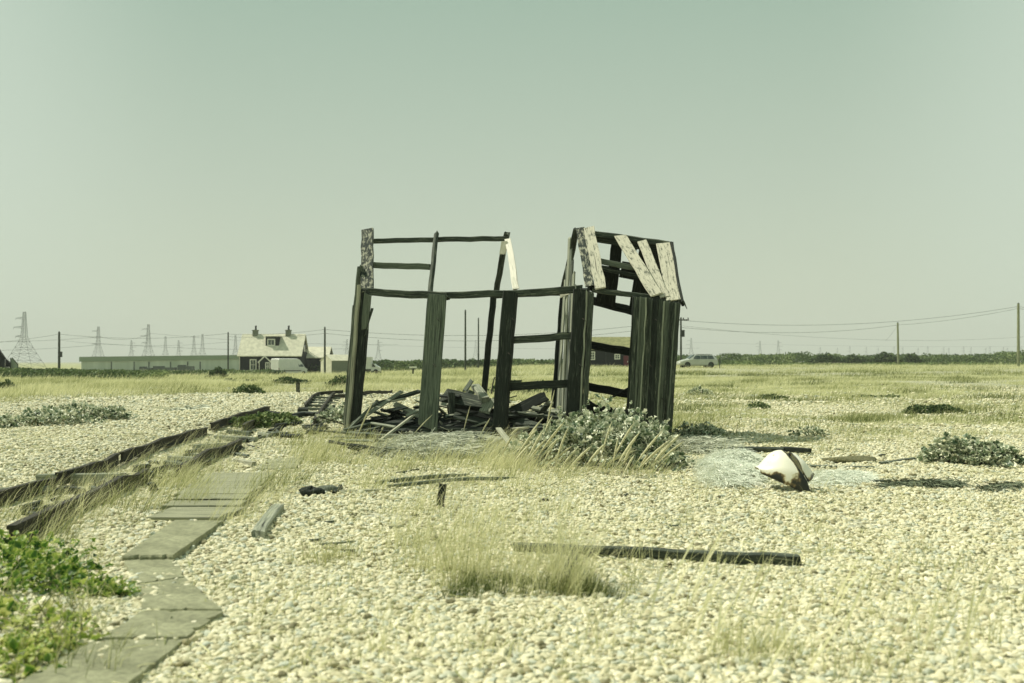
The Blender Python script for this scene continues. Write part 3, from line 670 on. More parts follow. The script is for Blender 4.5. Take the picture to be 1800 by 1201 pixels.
for i in range(72):
    f = (i/72)**.75; px = 30+f*440+random.uniform(-20, 40); py = 893-f*138+random.uniform(-8, 34)*(1-.5*f); ln = random.uniform(14, 46)*(1-.4*f)
    loose(('long ' if ln > 24 else 'short ')+random.choice(['splintered', 'rotten', 'cracked'])+' dark timber by the track, '+('left part' if f < .3 else 'middle part' if f < .6 else 'part before the weeds')+(', beside the far rail' if i % 2 else ', between the rails'), (px-ln/2, py+random.uniform(-5, 5)), (px+ln/2, py+random.uniform(-8, 4)), random.uniform(4, 8)*(1-.4*f), random.uniform(.03, .09), random.choice([W_tar, W_dark, W_dark, W_mid]), name='track_timber', cat='timber', group='timbers strewn along the track')
# ------------------------------------------------------------------ slab path and board walk
def slab(label, quad, th, mat, name='paving_slab', lift=-.024, cat='slab', group=None):
    m = MB(); pts = [G(*q, dz=lift+th) for q in quad]; zt = sum(p.z for p in pts)/len(pts)
    c = sum(pts, Vector())/len(pts)
    # subdivided, slightly uneven outline
    outl = []
    for i in range(4):
        a, b = pts[i], pts[(i+1) % 4]
        for k in range(14):
            p = a.lerp(b, k/14)
            p += (c-p).normalized()*(random.uniform(-.004, .010)+(.03 if random.random() < .07 else 0))
            outl.append(p)
    n = len(outl); V = []
    for r_, dz in ((.985, 0), (1.0, -.012), (1.0, -th)):
        for p in outl: q = c+(p-c)*r_; V.append(Vector((q.x, q.y, p.z*.1+zt*.9+dz)))
    V.append(Vector((c.x, c.y, zt+.002))); F = []
    for i in range(n):
        j = (i+1) % n; F.append((i, j, n*3)); F += [(i, i+n, j+n, j), (i+n, i+2*n, j+2*n, j+n)]
    m.add(V, F); o = m.build(name, mat)
    for v in o.data.vertices: v.co -= c
    o.location = c; return tag(o, label, cat, group)
PG = 'slabs of the winding path'
slab('large grey slab at the bottom edge of the picture', [(165, 1123), (328, 1122), (168, 1250), (-60, 1250)], .05, M_slab, group=PG)
slab('grey slab with a sharp right corner below the middle of the path', [(250, 1071), (395, 1073), (329, 1121), (178, 1121)], .055, M_slab, group=PG)
slab('slab narrowing upwards just above the sharp cornered slab', [(240, 1027), (326, 1015), (392, 1071), (250, 1070)], .045, M_slab, group=PG)
slab('small slab at the kink of the path', [(211, 980), (306, 978), (326, 1013), (240, 1025)], .05, M_slab, group=PG)
slab('raised slab right below the board walk with a dark gap under its edge', [(308, 912), (393, 914), (304, 977), (214, 979)], .05, M_slab, lift=.0, group=PG)
BG = 'boards of the walk beside the track'
W_walk = wood("walk_board", (.17, .18, .11), (.38, .38, .25), grain=40)
def deck(label, a, b, wpx):
    p0 = G(*a, dz=.10); p1 = G(*b, dz=.10); m = MB(); m.plank(p0, p1, wpx, .045, (0, 0, 1), jit=.004, end=.02)
    o = m.build('walk_board', W_walk); c = (p0+p1)/2
    for v in o.data.vertices: v.co -= c
    o.location = c; return tag(o, label, 'board', BG)
yy = 8.38; k = 0
names = ['nearest', 'second', 'third', 'fourth', 'fifth', 'sixth', 'seventh', 'eighth', 'ninth', 'tenth']
for k in range(10):
    xc = -2.50-.045*k+.03*(k % 2); y_ = 7.78+.31*k
    c = Vector((xc, y_, Tz(xc, y_)+.04+random.uniform(-.012, .012))); an = R(random.uniform(-3, 3)); hl = .27+.010*k+random.uniform(-.02, .03)
    m = MB(); m.plank((-hl*math.cos(an), -hl*math.sin(an), 0), (hl*math.cos(an), hl*math.sin(an), 0), .295, .035, (0, 0, 1), jit=.004, end=.02)
    o = m.build('walk_board', W_walk); o.location = c; tag(o, names[k]+' cross board of the walk beside the track, counted from the slabs', 'board', BG)
slab('flat sandy slab at the far end of the board walk', [(466, 806), (535, 803), (520, 824), (448, 824)], .05, M_slab)
loose('short pale offcut lying slanted right of the slab path', (453, 940), (487, 893), 22, .06, W_grey, n=(0, 0, 1), name='plank_offcut')
loose('bleached lath lying among the pebbles before the dark stump', (598, 865), (674, 862), 8, .03, W_pale, n=(0, 0, 1))
loose('long grey timber lying flat before the hut, the upper of two', (662, 849), (822, 836), 5, .04, W_mid, n=(0, -.2, 1), bow=.02)
loose('long dark timber lying flat before the hut, the lower of two', (684, 856), (908, 841), 4, .035, W_mid, n=(0, -.2, 1), bow=.03)
loose('thin dark stick above the two long timbers', (698, 833), (735, 826), 3, .03, W_dark)
g0 = G(776, 893); 
loose('short dark post standing upright in the shingle before the two long timbers', (772, 893), (780, 851), 13, .06, W_tar, Y=g0.y, Yb=g0.y+.02, n=(0, -1, 0), name='short_post', cat='post', end=.01)
loose('heavy dark beam half sunk in the foreground pebbles', (913, 963), (1396, 984), 11, .065, W_dark, n=(0, -.25, 1), taper=1.15, bow=.0, name='beam', cat='beam', end=.06, jit=.012, seg=12)
loose('short dark stub slanting out below the heavy beam', (992, 1024), (1008, 981), 20, .08, W_tar, n=(0, -1, .4), name='timber_stub')
loose('dark broken timber along the shingle behind the netting', (1235, 790), (1378, 791), 7, .07, W_dark)
loose('dark wedge of timber right behind the scorched tub', (1378, 790), (1425, 794), 6, .08, W_tar, taper=.4)
loose('thin straight lath lying right of the scorched tub', (1425, 820), (1535, 822), 4, .03, W_mid)
loose('slanting lath between the brown mat and the kale', (1548, 815), (1609, 806), 5, .03, W_mid)
loose('thin lath lying on the pebbles below the straight lath', (1532, 846), (1568, 846), 4, .03, W_mid)
# driftwood stump
def lump(name, label, cat, px, py, size, mat, seed, parent=None, flat=.6):
    c = G(px, py); m = MB(); rnd = random.Random(seed); nu, nv = 14, 8; V = []; F = []
    ph = [rnd.uniform(0, 6) for _ in range(6)]
    for j in range(nv+1):
        v = math.pi*j/nv
        for i in range(nu):
            u = 2*math.pi*i/nu; r_ = 1+.22*math.sin(2*u+ph[0])+.14*math.sin(3*u+ph[1]+v*2)+.10*math.sin(5*u+ph[2])+.12*math.sin(4*v+ph[3])
            V.append(Vector((math.cos(u)*math.sin(v)*size[0]*r_, math.sin(u)*math.sin(v)*size[1]*r_, (math.cos(v)*r_+.5)*size[2]*flat)))
    for j in range(nv):
        for i in range(nu): F.append((j*nu+i, j*nu+(i+1) % nu, (j+1)*nu+(i+1) % nu, (j+1)*nu+i))
    m.add(V, F); o = m.build(name, mat, smooth=True); o.location = c
    if label: tag(o, label, cat)
    return o
lump('driftwood_stump', 'knobbly dark driftwood stump left of the bleached lath', 'driftwood', 548, 872, (.10, .07, .09), W_tar, 3)
lump('driftwood_stump', 'greyish driftwood lump leaning on the dark stump', 'driftwood', 578, 866, (.13, .06, .07), W_mid, 5)
loose('dark stick standing slanted on the driftwood', (588, 868), (600, 855), 6, .04, W_tar, name='stick', cat='stick')
lump('dark_stone', 'single dark stone on the shingle right of the foreground path, below the kale', 'stone', 958, 884, (.03, .02, .04), M_tyre, 8)
lump('dark_stone', 'small black stone between the short post and the grass tuft', 'stone', 732, 908, (.028, .02, .02), M_tyre, 9)
def chip(label, px, py, ln, wd, mat, az):
    c = G(px, py, dz=.02); m = MB(); d = Vector((math.cos(az), math.sin(az), .05))*ln/2; m.plank(-d, d, wd, .015, (0, 0, 1), end=.02, seg=3)
    o = m.build('wood_chip', mat); o.location = c; return tag(o, label, 'wood chip', 'wood chips on the shingle')
for (px, py, l_, wd_, mt_, az_, lb) in [(548, 950, .10, .02, W_dark, .3, 'dark sliver of wood on the shingle right of the slanted offcut'), (595, 955, .22, .018, W_mid, .25, 'thin stick on the shingle between the slanted offcut and the short post'), (570, 918, .14, .02, W_mid, .2, 'small twig above the other slivers right of the offcut'), (610, 968, .08, .03, W_dark, -.3, 'dark chip lying lowest of the slivers right of the offcut'), (697, 926, .09, .03, W_dark, .1, 'dark chip below the short upright post'), (1180, 925, .10, .03, W_mid, .2, 'grey chip on the open shingle above the heavy beam'), (1475, 790, .10, .04, W_dark, .1, 'dark chip above the brown mat'), (1550, 800, .10, .04, W_tar, .8, 'black chip just left of the right kale'), (1455, 770, .14, .03, W_mid, 0, 'grey sliver on the far shingle above the brown mat'), (1200, 790, .25, .05, W_tar, .6, 'black chunk of wood right of the hut corner'), (1222, 784, .2, .06, W_dark, 1.9, 'dark splinter standing by the hut corner'), (1250, 800, .3, .03, W_mid, .2, 'grey splinter at the upper edge of the net heap'), (1100, 870, .08, .02, W_dark, 1, 'tiny dark chip below the large kale')]:
    chip(lb, px, py, l_, wd_, mt_, az_)
# brown mat
def mat_obj():
    m = MB(); c = G(1495, 812); V = []; nu = 26
    for r_, z in ((0, .05), (.7, .055), (.95, .045), (1.0, .03), (.97, .0)):
        for i in range(nu):
            u = 2*math.pi*i/nu; rr = r_*(1+.05*math.sin(3*u)+.04*math.sin(7*u))
            V.append(Vector((.33*math.copysign(abs(math.cos(u))**.8, math.cos(u))*rr, .24*math.sin(u)*rr, z+.016*math.sin(u*2)*r_)))
    F = [(j*nu+i, j*nu+(i+1) % nu, (j+1)*nu+(i+1) % nu, (j+1)*nu+i) for j in range(4) for i in range(nu)]
    m.add(V, F); o = m.build('folded_mat', noise_mat("brown_matting", (.07, .075, .035), (.19, .18, .09), 40, .95, bump=.6), smooth=True); o.location = c
    tag(o, 'thin brown folded mat lying flat between the tub and the right kale', 'mat')
mat_obj()

# ------------------------------------------------------------------ scorched plastic tub
def tub():
    base = G(1385, 862); root = thing('scorched_tub', 'broken white plastic tub with a brown scorched rim on the netting', 'tub', base)
    m, nt, b = new_mat("scorched_white_plastic"); L = nt.links
    at = nd(nt, "ShaderNodeAttribute"); at.attribute_name = 'tint'
    tcn = nd(nt, "ShaderNodeTexCoord"); nz = nd(nt, "ShaderNodeTexNoise"); nz.inputs['Scale'].default_value = 9; nz.inputs['Detail'].default_value = 6; L.new(tcn.outputs['Object'], nz.inputs['Vector'])
    ad = nd(nt, "ShaderNodeMath"); ad.operation = 'MULTIPLY_ADD'; L.new(nz.outputs[0], ad.inputs[0]); ad.inputs[1].default_value = .9; L.new(at.outputs['Fac'], ad.inputs[2])
    r = nd(nt, "ShaderNodeValToRGB"); setramp(r, [(.60, (.82, .80, .66)), (.80, (.008, .011, .008)), (.645, (.66, .60, .40)), (.68, (.20, .14, .06)), (.73, (.03, .028, .015))]); L.new(ad.outputs[0], r.inputs[0]); L.new(r.outputs[0], b.inputs['Base Color'])
    b.inputs['Roughness'].default_value = .45
    Y = base.y
    def shell(name, top, bot, tipx, tipy, depth, bulge, seed, th=.012):
        # half shell: rim arc runs top->bot in depth, tip to the side
        nu, nv = 30, 18; V = []; tn = []
        pt = P(*top, Y); pb = P(*bot, Y-.06); tip = P(tipx, tipy, Y+.05)
        for side in (0, 1):
            for j in range(nv+1):
                s = j/nv
                for i in range(nu+1):
                    u = i/nu*math.pi         # around: rim half circle from back to front over the top
                    # rim point
                    mid = pt.lerp(pb, .5); ax = (pb-pt)*.5
                    rimp = mid - ax*math.cos(2*(u-math.pi/2)*.5)*(1) if False else mid + (-ax)*math.cos((u-math.pi/2)) * 1.0
                    rimp = Vector((rimp.x, Y+depth*math.cos(u), rimp.z))
                    rimp.z = pt.z*math.sin(u)+(pb.z)*(1-math.sin(u)); rimp.x = pt.x*math.sin(u)**1.3+pb.x*(1-math.sin(u)**1.3)
                    q = rimp.lerp(tip + Vector((0, depth*.45*math.cos(u), -.02*(1-math.sin(u)))), s)
                    out_ = (rimp-Vector((pb.x, Y, pb.z))); out_.x = 0
                    q += out_.normalized()*(bulge*math.sin(math.pi*min(s*1.1, 1))*.6) if out_.length > 1e-4 else Vector()
                    if side: q += Vector((th, 0, -th))
                    q.z += .02*math.sin(7*u+seed)*(1-math.sin(u))
                    V.append(q); rim = max(0, 1-s*7); low = max(0, 1-math.sin(u)*2.0)
                    tn.append(.0+.40*rim+.30*low)
        F = []; K = (nu+1)*(nv+1)
        for side in (0, 1):
            for j in range(nv):
                for i in range(nu):
                    a = side*K+j*(nu+1)+i; F.append((a, a+1, a+nu+2, a+nu+1) if side else (a, a+nu+1, a+nu+2, a+1))
        for i in range(nu): F.append((i, i+1, K+i+1, K+i))
        for j in range(nv):
            for i in (0, nu): a = j*(nu+1)+i; F.append((a, a+nu+1, K+a+nu+1, K+a))
        return mesh_np(name, V, F, m, tn, root, smooth=True)
    shell('tub_body', (1376, 791), (1413, 863), 1331, 822, .27, .08, 1)
    s2 = shell('tub_flap', (1388, 795), (1410, 845), 1424, 828, .22, .07, 4)
tub()

# ------------------------------------------------------------------ strands (netting, wrack)
def strands(name, label, quad, count, ln, wd, height, mat, seed, kind='thing', cat='net', mound=True):
    r_ = np.random.default_rng(seed); c = [G(*q) for q in quad]
    u = r_.uniform(0, 1, count); v = r_.uniform(0, 1, count)
    Q = np.array([list(p) for p in c]); p = (Q[0][None]*(1-u)[:, None]+Q[1][None]*u[:, None])*(1-v)[:, None]+(Q[3][None]*(1-u)[:, None]+Q[2][None]*u[:, None])*v[:, None]
    rad = np.clip(1-((2*u-1)**2+(2*v-1)**2)*.8, 0, 1)
    keep = r_.uniform(0, 1, count) < np.sqrt(rad)+.08; p = p[keep]; rad = rad[keep]; n = len(p)
    n3 = .5+vn(p[:, 0], p[:, 1], .35, seed)
    z0 = T(p[:, 0], p[:, 1])+.015+height*np.sqrt(rad)*n3*r_.uniform(.6, 1.0, n)
    ang = r_.uniform(0, 6.28, n); cur = r_.normal(0, 2.2, n); L_ = ln*r_.uniform(.4, 1.3, n); seg = 4
    V = np.zeros((n, seg+1, 2, 3)); x = p[:, 0].copy(); y = p[:, 1].copy(); a = ang.copy(); z = z0.copy()
    el = r_.normal(0, .25, n)
    for k in range(seg+1):
        nx = -np.sin(a); ny = np.cos(a); roll = r_.uniform(0, 1, n)
        V[:, k, 0] = np.stack([x-nx*wd/2, y-ny*wd/2, z-wd*.35], 1); V[:, k, 1] = np.stack([x+nx*wd/2, y+ny*wd/2, z+wd*.35], 1)
        x = x+np.cos(a)*L_/seg; y = y+np.sin(a)*L_/seg; a = a+cur/seg; z = np.maximum(z+el*L_/seg, T(x, y)+.01); el = el-.15
    idx = np.arange(n)[:, None]*(seg+1)*2; F = np.concatenate([idx+np.array([2*k, 2*k+1, 2*k+3, 2*k+2]) for k in range(seg)], 0)
    loc = Vector(p.mean(0)); o = mesh_np(name, V.reshape(-1, 3)-np.array(loc), F, mat, np.repeat(r_.uniform(0, 1, n), (seg+1)*2)); o.location = loc
    return tag(o, label, cat)
strands('fishing_net', 'heap of pale bluish fishing net left of the scorched tub', [(1215, 862), (1350, 864), (1335, 806), (1235, 803)], 15000, .13, .0045, .15, M_cyanet, 31)
strands('fishing_net', 'thin spread of pale bluish net right of the scorched tub', [(1410, 858), (1545, 852), (1525, 832), (1420, 830)], 5000, .13, .0045, .03, M_cyanet, 32)
strands('fishing_net', 'grey and straw tangled net before the hut around the upright stake', [(640, 812), (900, 806), (880, 772), (690, 776)], 15000, .22, .007, .16, M_net, 33)
strands('fishing_net', 'matted grey net and wrack beside the foot of the right hut wall', [(1180, 800), (1300, 802), (1290, 776), (1190, 772)], 4500, .22, .008, .08, M_net, 34)
strands('seaweed', 'dark green line of dry seaweed on the pebbles below the right kale', [(1530, 862), (1705, 860), (1690, 851), (1560, 853)], 1500, .12, .007, .04, M_weed, 35, cat='seaweed')
strands('seaweed', 'thin wisp of dark seaweed at the right edge of the picture', [(1715, 868), (1800, 862), (1795, 852), (1730, 858)], 350, .14, .008, .03, M_weed, 36, cat='seaweed')
strands('torn_sheet', 'flat grey scrap of torn sheet on the far shingle left of the track', [(287, 727), (370, 719), (368, 716), (290, 722)], 260, .30, .03, .02, M_net, 37, cat='sheet')

# ------------------------------------------------------------------ leafy plants
def leaves(c, rad, n, size, seed, ruffle=.25, flat=.25, shell=.55, mu=.55):
    r_ = np.random.default_rng(seed)
    d = r_.normal(0, 1, (n, 3)); d[:, 2] = np.abs(d[:, 2])*.9+.05; d /= np.linalg.norm(d, axis=1)[:, None]
    rr = r_.uniform(shell, 1, n)**.7
    lump_ = 1+.35*(vn(d[:, 0]*3+seed, d[:, 1]*3+d[:, 2]*2, .9, seed)-.5)*2
    pos = np.array(c)[None]+d*rr[:, None]*np.array(rad)[None]*lump_[:, None]
    nu, nv = 4, 5; u = np.linspace(-1, 1, nu+1); v = np.linspace(0, 1, nv+1); Ug, Vg = np.meshgrid(u, v)
    s = size*r_.uniform(.55, 1.25, n)
    # leaf frame
    outd = d+r_.normal(0, .45, d.shape); outd /= np.linalg.norm(outd, axis=1)[:, None]
    upv = r_.normal(0, .5, d.shape)+np.array([0, 0, 1.0]); sd_ = np.cross(outd, upv); sd_ /= np.linalg.norm(sd_, axis=1)[:, None]+1e-9
    nm = np.cross(sd_, outd)
    shape = np.sin(np.pi*np.clip(Vg*.93+.05, 0, 1))**.7
    ph = r_.uniform(0, 6.28, (n, 1, 1)); fr = r_.uniform(5, 8, (n, 1, 1))
    wv = ruffle*np.abs(Ug)[None]*np.sin(fr*Vg[None]*1.8+ph)+ruffle*.6*np.sin(ph*2+Vg[None]*4)
    wx = (Ug*shape*.5)[None]*(1+.18*np.sin(ph+Vg[None]*11)); wy = Vg[None]-.2+0*wx; wz = wv*.5-flat*(Vg[None]**2)+.18*np.abs(Ug)[None]
    V = pos[:, None, None, :]+s[:, None, None, None]*(wx[..., None]*sd_[:, None, None, :]+wy[..., None]*outd[:, None, None, :]+wz[..., None]*nm[:, None, None, :])
    V[..., 2] = np.maximum(V[..., 2], T(V[..., 0], V[..., 1])+.004)
    m_ = (nu+1)*(nv+1); q = np.array([[j*(nu+1)+i, j*(nu+1)+i+1, (j+1)*(nu+1)+i+1, (j+1)*(nu+1)+i] for j in range(nv) for i in range(nu)])
    F = (np.arange(n)[:, None, None]*m_+q[None]).reshape(-1, 4)
    tn = np.clip(r_.normal(mu, .20, n)[:, None]+(.42*(np.abs(Ug).ravel()**3))[None]+.12*(Vg.ravel()-.5)[None], 0, 1)
    return V.reshape(-1, 3), F, tn.ravel()
def kale(label, blobs, group=None, name='sea_kale', cat='sea kale', mat=None, stems=True, size=.074):
    c0 = G(blobs[0][0], blobs[0][1]); root = thing(name, label, cat, c0, group); parts = []; m = MB()
    for k, (px, py, rx, ry, rz, n) in enumerate(blobs):
        c = G(px, py); parts.append(leaves(c, (rx*.93, ry*.93, rz*.93), int(n*2.0), size, int(px*7+py), ruffle=.38))
        for i in range(6):
            a = random.uniform(0, 6.28); m.tube([c, c+Vector((math.cos(a)*rx*.4, math.sin(a)*ry*.4, rz*.5)), c+Vector((math.cos(a)*rx*.7, math.sin(a)*ry*.7, rz*.75))], [.012, .008, .004], 5)
    V, F, t = merge(parts); mesh_np('foliage', V, F, mat or M_kale, t, root, smooth=True); m.build('stem', M_stem, root)
    return root
kale('large silvery sea kale growing against the front of the hut', [(1030, 818, .95, .55, .60, 620), (1070, 800, .85, .5, .68, 420), (960, 812, .55, .4, .42, 230), (1130, 812, .55, .4, .45, 240), (1000, 775, .5, .35, .45, 160)])
kale('broad sea kale standing alone on the right shingle', [(1690, 815, .42, .3, .34, 230), (1735, 818, .40, .3, .26, 190), (1655, 812, .25, .25, .2, 110), (1775, 816, .2, .2, .15, 60)])
kale('long low sea kale on the left shingle bank', [(95, 745, .9, .5, .30, 200), (150, 738, .9, .5, .34, 230), (185, 737, .5, .4, .22, 100), (60, 748, .5, .4, .2, 70)], mat=M_kale)
kale('small sea kale cut by the left edge of the picture', [(3, 754, .35, .3, .22, 110)])
kale('pale sea kale between the track and the left hut post', [(590, 745, .45, .35, .34, 170), (605, 738, .3, .3, .3, 90)])
kale('small silvery sea kale in the grass right of the hut', [(1230, 695, .5, .4, .30, 120)])
kale('green weeds growing through the middle of the track', [(440, 752, .35, .3, .25, 90), (480, 750, .45, .35, .30, 130), (505, 748, .3, .3, .2, 60)], name='leafy_weed', cat='weed', mat=M_scrub, size=.10)
kale('tufted grey green weed behind the right corner of the hut', [(1225, 768, .4, .3, .22, 170), (1245, 765, .3, .3, .15, 90)], name='leafy_weed', cat='weed', mat=M_kale, size=.06)
kale('small leafy weed on the shingle between hut and brown mat', [(1425, 770, .35, .3, .18, 80)], name='leafy_weed', cat='weed', mat=M_kale, size=.05)
kale('pale sea kale leaves at the right foot of the large kale', [(1165, 828, .35, .25, .2, 110)])
# bramble patch, foreground left
br = thing('bramble', 'bright green bramble sprawling into the bottom left corner', 'bramble', G(60, 1060))
parts = []
for (px, py, rx, ry, rz, n) in [(30, 1000, .42, .35, .20, 300), (95, 1025, .32, .28, .14, 220), (150, 1045, .28, .2, .10, 150), (205, 1050, .16, .12, .07, 60), (10, 1095, .3, .2, .12, 130), (70, 1125, .22, .16, .08, 90), (15, 1165, .25, .16, .10, 130), (105, 1140, .18, .14, .06, 60), (-40, 1050, .4, .5, .22, 260), (50, 1185, .16, .12, .05, 50), (140, 1090, .12, .1, .04, 24), (40, 968, .26, .25, .12, 110)]:
    parts.append(leaves(G(px, py), (rx, ry, rz), int(n*.95), .043, int(px*3+py+50), ruffle=.3, flat=.25, shell=.2, mu=.36 if py < 1070 else .6))
V, F, t = merge(parts); mesh_np('foliage', V, F, M_bramble, t, br, smooth=True)
m = MB()
for i in range(14):
    a = G(random.uniform(-30, 150), random.uniform(990, 1180)); b = a+Vector((random.uniform(-.1, .25), random.uniform(-.2, .1), 0)); mid = (a+b)/2+Vector((0, 0, random.uniform(.06, .2))); m.tube([a, mid, b], [.003, .0025, .0015], 5)
m.build('stem', M_stem, br)

# shrubs: leaf clump foliage
def clump(blobs, leaf, seed, tint_mu=.45):
    r_ = np.random.default_rng(seed); Vs = []; Ts = []
    for (c, rad, n) in blobs:
        d = r_.normal(0, 1, (n, 3)); d[:, 2] = np.abs(d[:, 2]); d /= np.linalg.norm(d, axis=1)[:, None]
        lum = 1+.5*(vn(d[:, 0]*2+seed+c[0], d[:, 1]*2+d[:, 2]*3, .6, seed+5)-.5)
        p = np.array(c)[None]+d*(r_.uniform(.45, 1, n)**.5*lum)[:, None]*np.array(rad)[None]
        a = r_.normal(0, 1, (n, 3)); a /= np.linalg.norm(a, axis=1)[:, None]; b = np.cross(a, r_.normal(0, 1, (n, 3))); b /= np.linalg.norm(b, axis=1)[:, None]
        s = (leaf*r_.uniform(.5, 1.4, n))[:, None]
        Vs.append(np.stack([p-a*s, p-b*s*.6, p+a*s, p+b*s*.6], 1)); tt = np.clip(r_.normal(tint_mu, .2, n), 0, 1); Ts.append(np.repeat(tt[:, None], 4, 1))
    V = np.concatenate(Vs).reshape(-1, 3); return V, np.arange(len(V)).reshape(-1, 4), np.concatenate(Ts).ravel()
def shrub(label, px, py, Y, blobs, leaf, mat=M_scrub, name='shrub', cat='shrub', group=None, mu=.45):
    """blobs: (dx, dy, dz, rx, ry, rz, n) metres from the base"""
    x = P(px, py, Y).x; base = Vector((x, Y, Tz(x, Y)-.03)); root = thing(name, label, cat, base, group)
    V, F, t = clump([((base.x+b[0], base.y+b[1], base.z+b[2]), b[3:6], b[6]) for b in blobs], leaf, int(px)+3, mu)
    mesh_np('foliage', V, F, mat, t, root)
    m = MB()
    for b in blobs: m.tube([base, base+Vector((b[0]*.7, b[1]*.7, b[2]+b[5]*.6))], [.02+b[5]*.03, .01+b[5]*.01], 5)
    m.build('stem', M_stem, root); return root
shrub('low round green shrub in the field left of the open post box', 436, 690, 41, [(0, 0, .0, .65, .5, .42, 900), (.35, 0, 0, .4, .4, .3, 300)], .05)
shrub('dark dome shaped shrub beside the left hut post', 600, 678, 50, [(0, 0, 0, .75, .6, .55, 900), (-.5, 0, 0, .4, .4, .3, 300)], .06, mu=.3)
shrub('wide dark shrub in the grass in front of the white van', 508, 672, 58, [(0, 0, 0, 1.0, .6, .45, 900), (.8, 0, 0, .6, .5, .3, 400)], .07, mu=.3)
shrub('flat scrubby shrub left in the field before the cottage', 440, 672, 60, [(-1.2, 0, 0, .7, .5, .35, 500), (0, 0, 0, .8, .5, .3, 500), (.9, 0, 0, .6, .5, .25, 300)], .07, mu=.35)
shrub('dark shrub at the left edge of the field', 6, 690, 42, [(0, 0, 0, .7, .5, .45, 800)], .06, mu=.35)
shrub('round bush standing before the right end of the warehouse', 382, 655, 100, [(0, 0, .3, .9, .8, .85, 1500), (-.6, 0, 0, .6, .6, .6, 500), (.5, 0, 0, .6, .6, .6, 500)], .10, mu=.3, name='bush', cat='bush')
shrub('dark flat gorse clump on the right, above the right kale', 1640, 745, 24, [(-.3, 0, 0, .5, .4, .24, 900), (.2, 0, 0, .45, .4, .26, 900), (.6, 0, 0, .3, .3, .14, 400)], .03, mu=.25)
shrub('small olive shrub right of the silvery kale in the grass', 1352, 690, 33, [(0, 0, 0, .35, .3, .22, 400), (.4, 0, 0, .3, .3, .15, 250)], .04)
shrub('low brownish green hummock right of the small olive shrub', 1540, 690, 34, [(-.4, 0, 0, .6, .4, .15, 400), (.4, 0, 0, .6, .4, .15, 400)], .04)
shrub('grass grown shrub in front of the far end of the shingle', 1335, 727, 26, [(0, 0, 0, .3, .25, .22, 500)], .03)
shrub('dark shrub behind the rubble between the two right posts', 935, 694, 36, [(-.9, 0, 0, .8, .5, .5, 800), (.4, 0, 0, .8, .5, .5, 800), (1.2, 0, 0, .5, .5, .4, 400)], .05, mu=.35)
shrub('dark bush beside the white lorry behind the left hut post', 657, 655, 128, [(0, 0, .2, .9, .8, 1.0, 700)], .12, mu=.15, name='bush', cat='bush')

# hedges: masses of scrub along the horizon
def hedge(name, label, x0, x1, Y, top, base_z, n, leaf, seed, mu=.45, depth=6, amp=.35):
    r_ = np.random.default_rng(seed); X = r_.uniform(x0, x1, n); 
    big = vn(X, X*0+3, 16, seed+2); hgt = top*(.5+amp*(.35*vn(X, X*0+seed, 7, seed)+.3*vn(X, X*0, 2.2, seed+1)+.5*big**2))
    u = r_.uniform(0, 1, n)**.7; Yd = Y+r_.uniform(0, 1, n)*depth; z = T(X, Yd)*0+base_z+hgt*u*(.75+.25*vn(X, Yd, 1.6, seed+3)/.5*.5+.1)
    p = np.stack([X, Yd-(1-u)*2, z], 1)
    a = r_.normal(0, 1, (n, 3)); a /= np.linalg.norm(a, axis=1)[:, None]; b = np.cross(a, r_.normal(0, 1, (n, 3))); b /= np.linalg.norm(b, axis=1)[:, None]
    s = (leaf*r_.uniform(.5, 1.4, n))[:, None]; V = np.stack([p-a*s, p-b*s*.6, p+a*s, p+b*s*.6], 1).reshape(-1, 3)
    lum = vn(X, z*2, 3.0, seed+9)
    t = np.clip(mu+.5*(lum-.5)+r_.normal(0, .15, n), 0, 1); o = mesh_np(name, V, np.arange(len(V)).reshape(-1, 4), M_scrub, np.repeat(t, 4))
    return tag(o, label, kind='stuff')
hedge('scrub', 'long dark scrub line on the horizon right of the hut', 20, 190, 215, 2.25, .35, 52000, .24, 51, mu=.56, depth=16, amp=1.3)
for (px, sx_, h_, lb) in [(1452, 3.0, 2.3, 'dark rounded thorn bush on the right horizon, well left of the shorter pale pole'), (1556, 2.4, 2.6, 'tallest dark thorn bush on the right horizon, just left of the shorter pale pole'), (1603, 2.0, 2.4, 'dark thorn bush on the right horizon, just right of the shorter pale pole'), (1500, 1.6, 2.1, 'small dark thorn bush between two larger ones on the right horizon')]:
    shrub(lb, px, 640, 205, [(0, 0, .2, sx_, 1.5, h_*.85, 1500), (sx_*.8, 0, 0, sx_*.7, 1.2, h_*.6, 700), (-sx_*.8, 0, 0, sx_*.7, 1.2, h_*.55, 700)], .22, mu=.34, name='thorn_bush', cat='bush', group='thorn bushes on the right horizon')
hedge('scrub', 'scrub line seen through the hut frame', -36, 40, 160, 2.7, -.45, 26000, .24, 52, mu=.5, depth=7, amp=.4)
hedge('scrub', 'leafy bank of scrub along the left field edge', -72, -30, 84, 1.15, -.45, 29000, .10, 53, mu=.62, depth=4, amp=.7)
hedge('scrub', 'thin scrub line before the warehouse', -75, -30, 128, 1.1, -.65, 9000, .16, 54, mu=.4, depth=4, amp=.6)
hedge('scrub', 'low scrub humps before the right horizon scrub', 30, 120, 150, .7, .45, 9000, .16, 55, mu=.55, depth=5, amp=.9)

